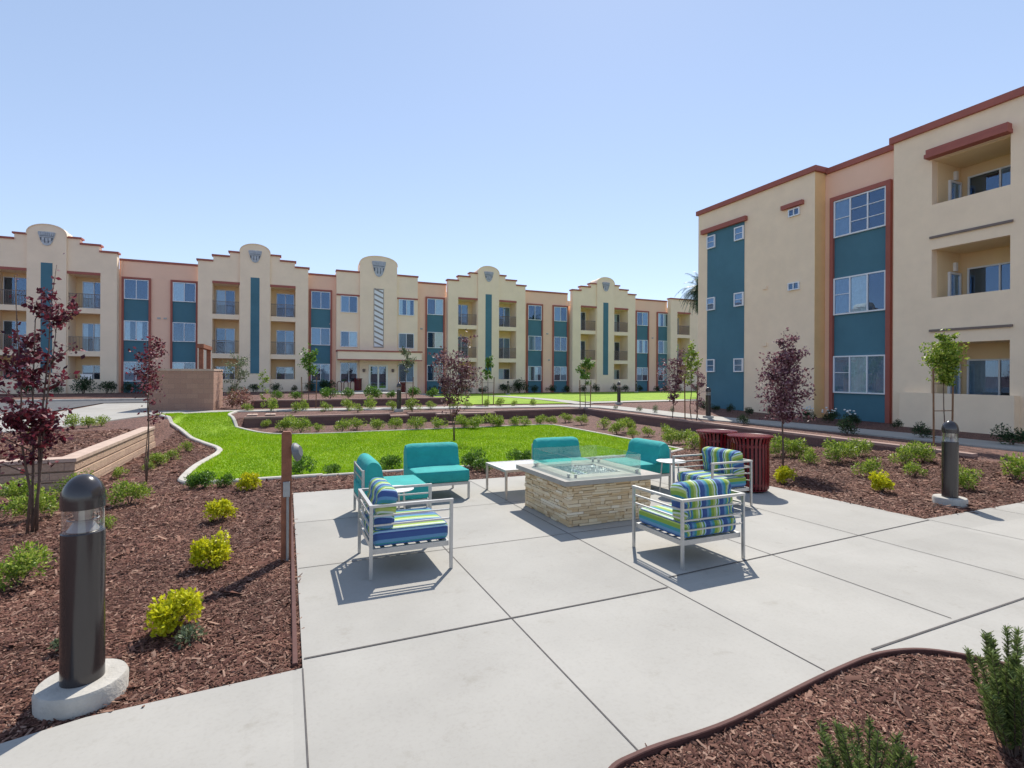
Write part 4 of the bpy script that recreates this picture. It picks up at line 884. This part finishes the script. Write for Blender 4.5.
def lounge(label):
    root = empty('lounge_seat'); tag(root, label, 'lounge seat', 'teal armless lounge seats'); W2, D2 = .385, .40
    for sx in (-1, 1):
        MB().box(sx*W2-.014, sx*W2+.014, D2-.03, D2, 0, .2).build('leg', M['steel'], root)
        MB().box(sx*W2-.014, sx*W2+.014, -D2, -D2+.03, 0, .63).build('back_post', M['steel'], root)
    f = MB(); f.box(-W2-.014, W2+.014, D2-.03, D2, .2005, .24); f.box(-W2+.015, W2-.015, -D2, -D2+.03, .2, .24)
    for sx in (-1, 1): f.box(sx*W2-.014, sx*W2+.014, -D2+.031, D2-.031, .2, .24)
    for k in range(6): y = -D2+.1+k*.11; f.box(-W2+.015, W2-.015, y, y+.035, .215, .222)
    for z in (.38, .5, .6): f.box(-W2+.0145, W2-.0145, -D2+.006, -D2+.022, z, z+.02)
    f.build('seat_frame', M['steel'], root)
    cushion('seat_cushion', root, .80, .80, .165, .035, M['tealcush'], (0, .0, .325))
    # rounded wedge back cushion
    prof = []
    for i in range(17):
        t = i/16*math.pi; prof.append((-.045-.10*math.cos(t)*(1 if t < math.pi/2 else 1.25), .56+.18*math.sin(t)**.85))
    prof = [(-.14, .40)]+[(p[0], p[1]) for p in prof]+[(.125, .47), (.15, .41)]
    m = MB(); n = len(prof); N_ = 14
    for k in range(N_+1):
        x = -.40+.80*k/N_; e = min(k, N_-k); s = {0: .93, 1: .985}.get(e, 1.0)
        for (y, z) in prof: m.v.append((x, -.235+y*s, .41+(z-.41)*s))
    for k in range(N_):
        for j in range(n): m.f.append((k*n+j, k*n+(j+1) % n, (k+1)*n+(j+1) % n, (k+1)*n+j)); m.mi.append(0)
    m.f.append(tuple(range(n))); m.f.append(tuple(range(N_*n, N_*n+n))); m.mi += [0, 0]
    m.build('back_cushion', M['tealcush'], root, autosmooth=True)
    return root
l1 = lounge('teal armless seat facing right at the left of the patio, behind the round table'); reg(l1)
ls = [l1]+[copy_tree(l1) for _ in range(3)]
for o, (x, y, rz, lab) in zip(ls, [(1.2, 6.55, -math.pi/2, None), (2.03, 7.42, math.pi, 'teal armless seat with its back to the lawn, left of the low white table'), (4.22, 7.45, math.pi, 'teal armless seat straight behind the fire pit glass'), (5.2, 6.83, math.pi/2, 'teal armless seat behind the fire pit with its back to the red bins')]):
    stand(o, x, y, rz)
    if lab: o['label'] = lab
lt = empty('coffee_table'); tag(lt, 'low square white slatted table between the teal seats, left of the fire pit', 'table')
for sx in (-1, 1):
    for sy in (-1, 1): MB().box(sx*.38-.015, sx*.38+.015, sy*.38-.015, sy*.38+.015, 0, .385).build('leg', M['steel'], lt)
m = MB(); m.box(-.4, .4, -.4, -.37, .3855, .42); m.box(-.4, .4, .37, .4, .3855, .42); m.box(-.4, -.37, -.3695, .3695, .3855, .42); m.box(.37, .4, -.3695, .3695, .3855, .42); m.build('table_frame', M['steel'], lt)
m = MB()
for k in range(30): a = -.3685+.737*k/30; m.box(a, a+.0175, -.369, .369, .4105, .4165); m.box(-.369, .369, a, a+.0175, .4045, .410)
m.build('table_top', M['tabletop'], lt); stand(lt, 3.25, 7.1, 0)
def round_table(label, r, h_):
    root = empty('side_table'); tag(root, label, 'side table', 'round white side tables')
    MB().lathe([(.001, h_-.012), (r-.01, h_-.014), (r, h_-.008), (r, h_-.002), (r-.008, h_), (.001, h_)], n=40).build('table_top', M['tabletop'], root, autosmooth=True)
    for k in range(3): a = k*2.094+.6; MB().tube([(r*.62*math.cos(a), r*.62*math.sin(a), h_-.014), (r*.8*math.cos(a), r*.8*math.sin(a), 0)], .011, 8).build('leg', M['steel'], root)
    return root
stand(round_table('round white side table between the left striped armchair and the teal seat', .2, .47), 1.12, 5.78, 0)
stand(round_table('round white side table between the right striped armchair and the teal seat', .22, .5), 5.33, 6.12, 0)

# fire pit
fp = empty('fire_pit'); tag(fp, 'square stacked stone fire pit with concrete top and glass guard on the patio', 'fire pit')
PX, PYc = 0, 0; rp = random.Random(4); m = MB(); hw, hd = .575, .58; z = 0
stone = MB()
stone.box(-hw+.03, hw-.03, -hd+.03, hd-.03, .0, .488)
while z < .485:
    hh = min(rp.uniform(.022, .045), .488-z)
    for side in range(4):
        Lh = (hw if side % 2 == 0 else hd); oth = (hd if side % 2 == 0 else hw); a = -Lh-.01
        while a < Lh:
            b_ = min(a+rp.uniform(.05, .22), Lh+.01); pr = rp.uniform(-.008, .018)
            g = .0015
            if side == 0: stone.box(a+g, b_-g, -oth-pr, -oth+.035, z+g, z+hh-g)
            elif side == 2: stone.box(a+g, b_-g, oth-.035, oth+pr, z+g, z+hh-g)
            elif side == 1: stone.box(oth-.035, oth+pr+.001, a+g, b_-g, z+g, z+hh-g)
            else: stone.box(-oth-pr-.001, -oth+.035, a+g, b_-g, z+g, z+hh-g)
            a = b_
    z += hh
stone.build('stone_base', M['stone'], fp, bevel=.002)
s = MB(); o_ = .68; i_ = .33
s.box(-o_, o_, -o_, -i_, .49, .545); s.box(-o_, o_, i_, o_, .49, .545); s.box(-o_, -i_, -i_+.0005, i_-.0005, .49, .545); s.box(i_, o_, -i_+.0005, i_-.0005, .49, .545)
s.build('table_top', M['slab'], fp)
s = MB(); s.box(-i_+.001, i_-.001, -i_+.001, i_-.001, .50, .515); tray = s.build('burner_tray', M['steel'], fp)
pos = np.stack([RNG.uniform(-.31, .31, 1500), RNG.uniform(-.31, .31, 1500), RNG.uniform(.516, .545, 1500)], 1); V = []; Fc = []
oc = np.array([[1, 0, 0], [0, 1, 0], [-1, 0, 0], [0, -1, 0], [0, 0, 1], [0, 0, -1]]); of = [(0, 1, 4), (1, 2, 4), (2, 3, 4), (3, 0, 4), (1, 0, 5), (2, 1, 5), (3, 2, 5), (0, 3, 5)]
sc_ = RNG.uniform(.006, .014, (1500, 6, 1)); V = (pos[:, None]+oc[None]*sc_).reshape(-1, 3); Fc = (np.arange(1500)[:, None, None]*6+np.array(of)[None]).reshape(-1, 3)
tag(link('fire_glass', np_mesh('fire_glass', V, Fc, M['pebble'], 3), fp), kind='stuff')
g_ = .50
for (x0, x1, y0, y1) in ((-g_, g_, -g_-.004, -g_+.004), (-g_, g_, g_-.004, g_+.004), (-g_-.004, -g_+.004, -g_+.006, g_-.006), (g_-.004, g_+.004, -g_+.006, g_-.006)): MB().box(x0, x1, y0, y1, .549, .78).build('glass_panel', M['glass'], fp)
for sx in (-1, 1):
    for sy in (-1, 1):
        for dx, dy in ((.06, 0), (0, .06)): MB().lathe([(.001, .5455), (.014, .5455), (.014, .56), (.018, .562), (.018, .585), (.001, .587)], sx*(g_-dx), sy*(g_-dy), 12).build('clamp', M['steel'], fp)
stand(fp, 3.56, 5.72, 0)

# bollards
def bollard(label, x, y, foot=.0, sq=1.):
    root = empty('bollard_light', (x, y, H(x, y)-.02)); tag(root, label, 'bollard light', 'dark bollard lights'); root.scale = (1, 1, 1.035); r = .094
    MB().lathe([(.001, -.1), (.19, -.1), (.197, .085), (.187, .105), (.001, .108)], n=40).build('footing', M['footing'], root, autosmooth=True)
    MB().lathe([(r, .104), (r, .855), (r-.006, .861), (.02, .861)], n=40).build('post', M['bronze'], root, autosmooth=True)
    MB().lathe([(r-.004, .862), (r-.004, .975)], n=40).build('lens', M['lens'], root, smooth=True)
    MB().lathe([(.001, .8615), (.07, .862), (.035, .915), (.05, .975), (.001, .975)], n=24).lathe([(r-.03, .915), (r-.025, .919), (r-.03, .923)], n=24).build('lamp', M['steel'], root, autosmooth=True)
    pr = [(.02, .976), (r-.004, .976), (r+.002, .978), (r+.002, 1.02)]+[((r+.002)*math.cos(t), 1.02+.125*math.sin(t)) for t in np.linspace(.05, 1.57, 14)]
    MB().lathe(pr, n=40).build('dome_cap', M['bronze'], root, autosmooth=True)
    return root
bollard('dark bollard light on a round concrete footing in the left foreground', -.98, 3.38)
bollard('dark bollard light on concrete beside the right mulch bed corner', 8.56, 4.12)
bollard('small distant bollard light beside the far path before the back lawn', 16.1, 22.55)
bollard('distant bollard light in front of the teal panel of the right building', 14.6, 14.75)
bollard('distant bollard light beside the low wall pier before the entrance', 4.25, 21.3)
bollard('tiny far bollard light on the back lawn before the third tower', 17.0, 39.5)
bollard('tiny far bollard light on the back lawn at the right', 31.7, 41.5)
# wooden post with light
wp = empty('light_post', (.0, 5.28, H(0, 5.28)-.03)); tag(wp, 'square red brown wooden post with a grey light at the patio edge', 'post')
m = MB(); m.box(-.045, .045, -.045, .045, 0, 1.2); m.prism([(-.045, 1.2), (.045, 1.2), (.03, 1.225), (-.03, 1.225)], -.04, .04); m.build('wooden_post', M['wood'], wp, bevel=.003)
MB().box(-.03, .03, -.082, -.0455, .62, .76).build('junction_box', M['conduit'], wp, bevel=.003)
MB().tube([(.01, -.058, 0), (.01, -.058, .62)], .012, 8).build('conduit', M['conduit'], wp)
m = MB(); m.tube([(.0455, 0, 1.02), (.075, 0, 1.02)], .012, 8); m.build('lamp_arm', M['conduit'], wp)
m = MB(); m.lathe([(.001, .03), (.05, .03), (.085, .0), (.09, -.02), (.08, -.018), (.001, .0)], n=28); o = m.build('lamp_shade', M['lampgrey'], wp, autosmooth=True); o.location = (.095, -.02, 1.03); o.rotation_euler = (R(20), R(75), 0)

# litter bins
def bin_(label, x, y, sc=1., simple=False, grp='red slatted litter bins'):
    root = empty('litter_bin'); tag(root, label, 'litter bin', grp); n = 30; m = MB()
    for k in range(n):
        t = 2*math.pi*k/n; c_, s_ = math.cos(t), math.sin(t); w2 = .019; P = []
        for (r, z) in ((.265, .03), (.285, .06), (.29, .3), (.29, .76), (.315, .84), (.345, .865)):
            P.append([(r*c_-w2*s_, r*s_+w2*c_, z), (r*c_+w2*s_, r*s_-w2*c_, z), ((r-.007)*c_+w2*s_, (r-.007)*s_-w2*c_, z), ((r-.007)*c_-w2*s_, (r-.007)*s_+w2*c_, z)])
        b = len(m.v)
        for p in P: m.v += p
        for j in range(len(P)-1):
            for q_ in range(4): m.f.append((b+j*4+q_, b+j*4+(q_+1) % 4, b+(j+1)*4+(q_+1) % 4, b+(j+1)*4+q_)); m.mi.append(0)
    m.build('slats', M['canred'], root)
    def ring(r, z, hh): return [(r-.012, z), (r, z), (r, z+hh), (r-.012, z+hh), (r-.012, z)]
    for pr_, nm_ in ((ring(.280, .1, .04), 'ring'), (ring(.280, .7, .04), 'ring'), ([(.33, .866), (.352, .862), (.356, .875), (.345, .885), (.33, .88), (.33, .866)], 'rim'), ([(.001, .025), (.265, .025), (.268, .04), (.001, .04)], 'base')): MB().lathe(pr_, n=40).build(nm_, M['canred'], root, autosmooth=True)
    MB().lathe([(.235, .05), (.25, .8), (.243, .8), (.228, .06), (.001, .055)], n=32).build('liner', M['black'], root, smooth=True)
    MB().lathe([(.001, .893), (.16, .890), (.325, .878), (.325, .868), (.16, .872), (.001, .874)], n=40).build('lid', M['canred'], root, autosmooth=True)
    root.scale = (sc,)*3; return root
b1 = bin_('near dark red slatted litter bin at the patio edge behind the right armchair', 0, 0); b1.scale = (.95, .95, .98); stand(b1, 6.66, 5.85, 0)
reg(b1); b2 = copy_tree(b1); b2['label'] = 'farther dark red slatted litter bin, partly hidden behind its twin'; stand(b2, 6.75, 6.62, 0)
b3 = copy_tree(b1); b3['label'] = 'tiny red litter bin left of the entrance door under the canopy'; b3.rotation_mode = 'XYZ'; b3.rotation_euler = (0, 0, 0); b3.location = (5.35, 43.6, H(5.35, 43.6)+.02); b3['group'] = 'entrance litter bins'; b3.scale = (1, 1, 1.15)
b4 = copy_tree(b1); b4['label'] = 'tiny red litter bin right of the entrance door under the canopy'; b4.rotation_mode = 'XYZ'; b4.rotation_euler = (0, 0, 0); b4.location = (8.95, 43.6, H(8.95, 43.6)+.02); b4['group'] = 'entrance litter bins'; b4.scale = (1, 1, 1.15)
# bike rack
br = empty('bike_rack', (4.3, 42.6, H(4.3, 42.6))); tag(br, 'small dark red looped bike rack left of the entrance', 'bike rack')
for k in range(3):
    x = (k-1)*.5; MB().tube([(x-.16, 0, 0), (x-.16, 0, .65)]+[(x-.16*math.cos(t), 0, .65+.16*math.sin(t)) for t in np.linspace(.3, 2.84, 7)]+[(x+.16, 0, .65), (x+.16, 0, 0)], .03, 8).build('loop', M['canred'], br)
# utility covers
for (px, py, lab) in [(259, 416, 'flat white utility cover in the mulch above the back wall, left one'), (276, 416, 'flat white utility cover in the mulch above the back wall, right one')]:
    x = {259: -1.15, 276: -.55}[px]; y = 20.95; m = MB().box(-.17, .17, -.25, .25, 0, .03); m.box(-.15, .15, -.23, .23, .0305, .036); m.box(-.03, .03, -.02, .02, .0365, .045); o = m.build('utility_cover', M['cap'], None, bevel=.003); o.location = (x, y, H(x, y)); tag(o, lab, 'utility cover', 'utility covers')
o = MB().box(-.33, .33, -.03, .03, 0, .62).box(-.36, .36, -.04, .04, .6205, .66).build('notice_board', M['white'], None, bevel=.004); o.location = (-12.9, 44.95, 1.16-.3); tag(o, 'white board standing behind the ground floor patio wall at the left', 'board')
# stone bench ledge in the back strip
o = empty('stone_bench', (6.5, 19.3, H(6.5, 19.3))); tag(o, 'long low stone bench before the wall behind the lawn', 'bench')
MB().box(-1.2, 1.2, -.2, .2, .30, .36).build('seat', M['capd'], o)
for s in (-1, 1): MB().box(s*.9-.12, s*.9+.12, -.16, .16, -.05, .299).build('leg', M['brickd'], o)
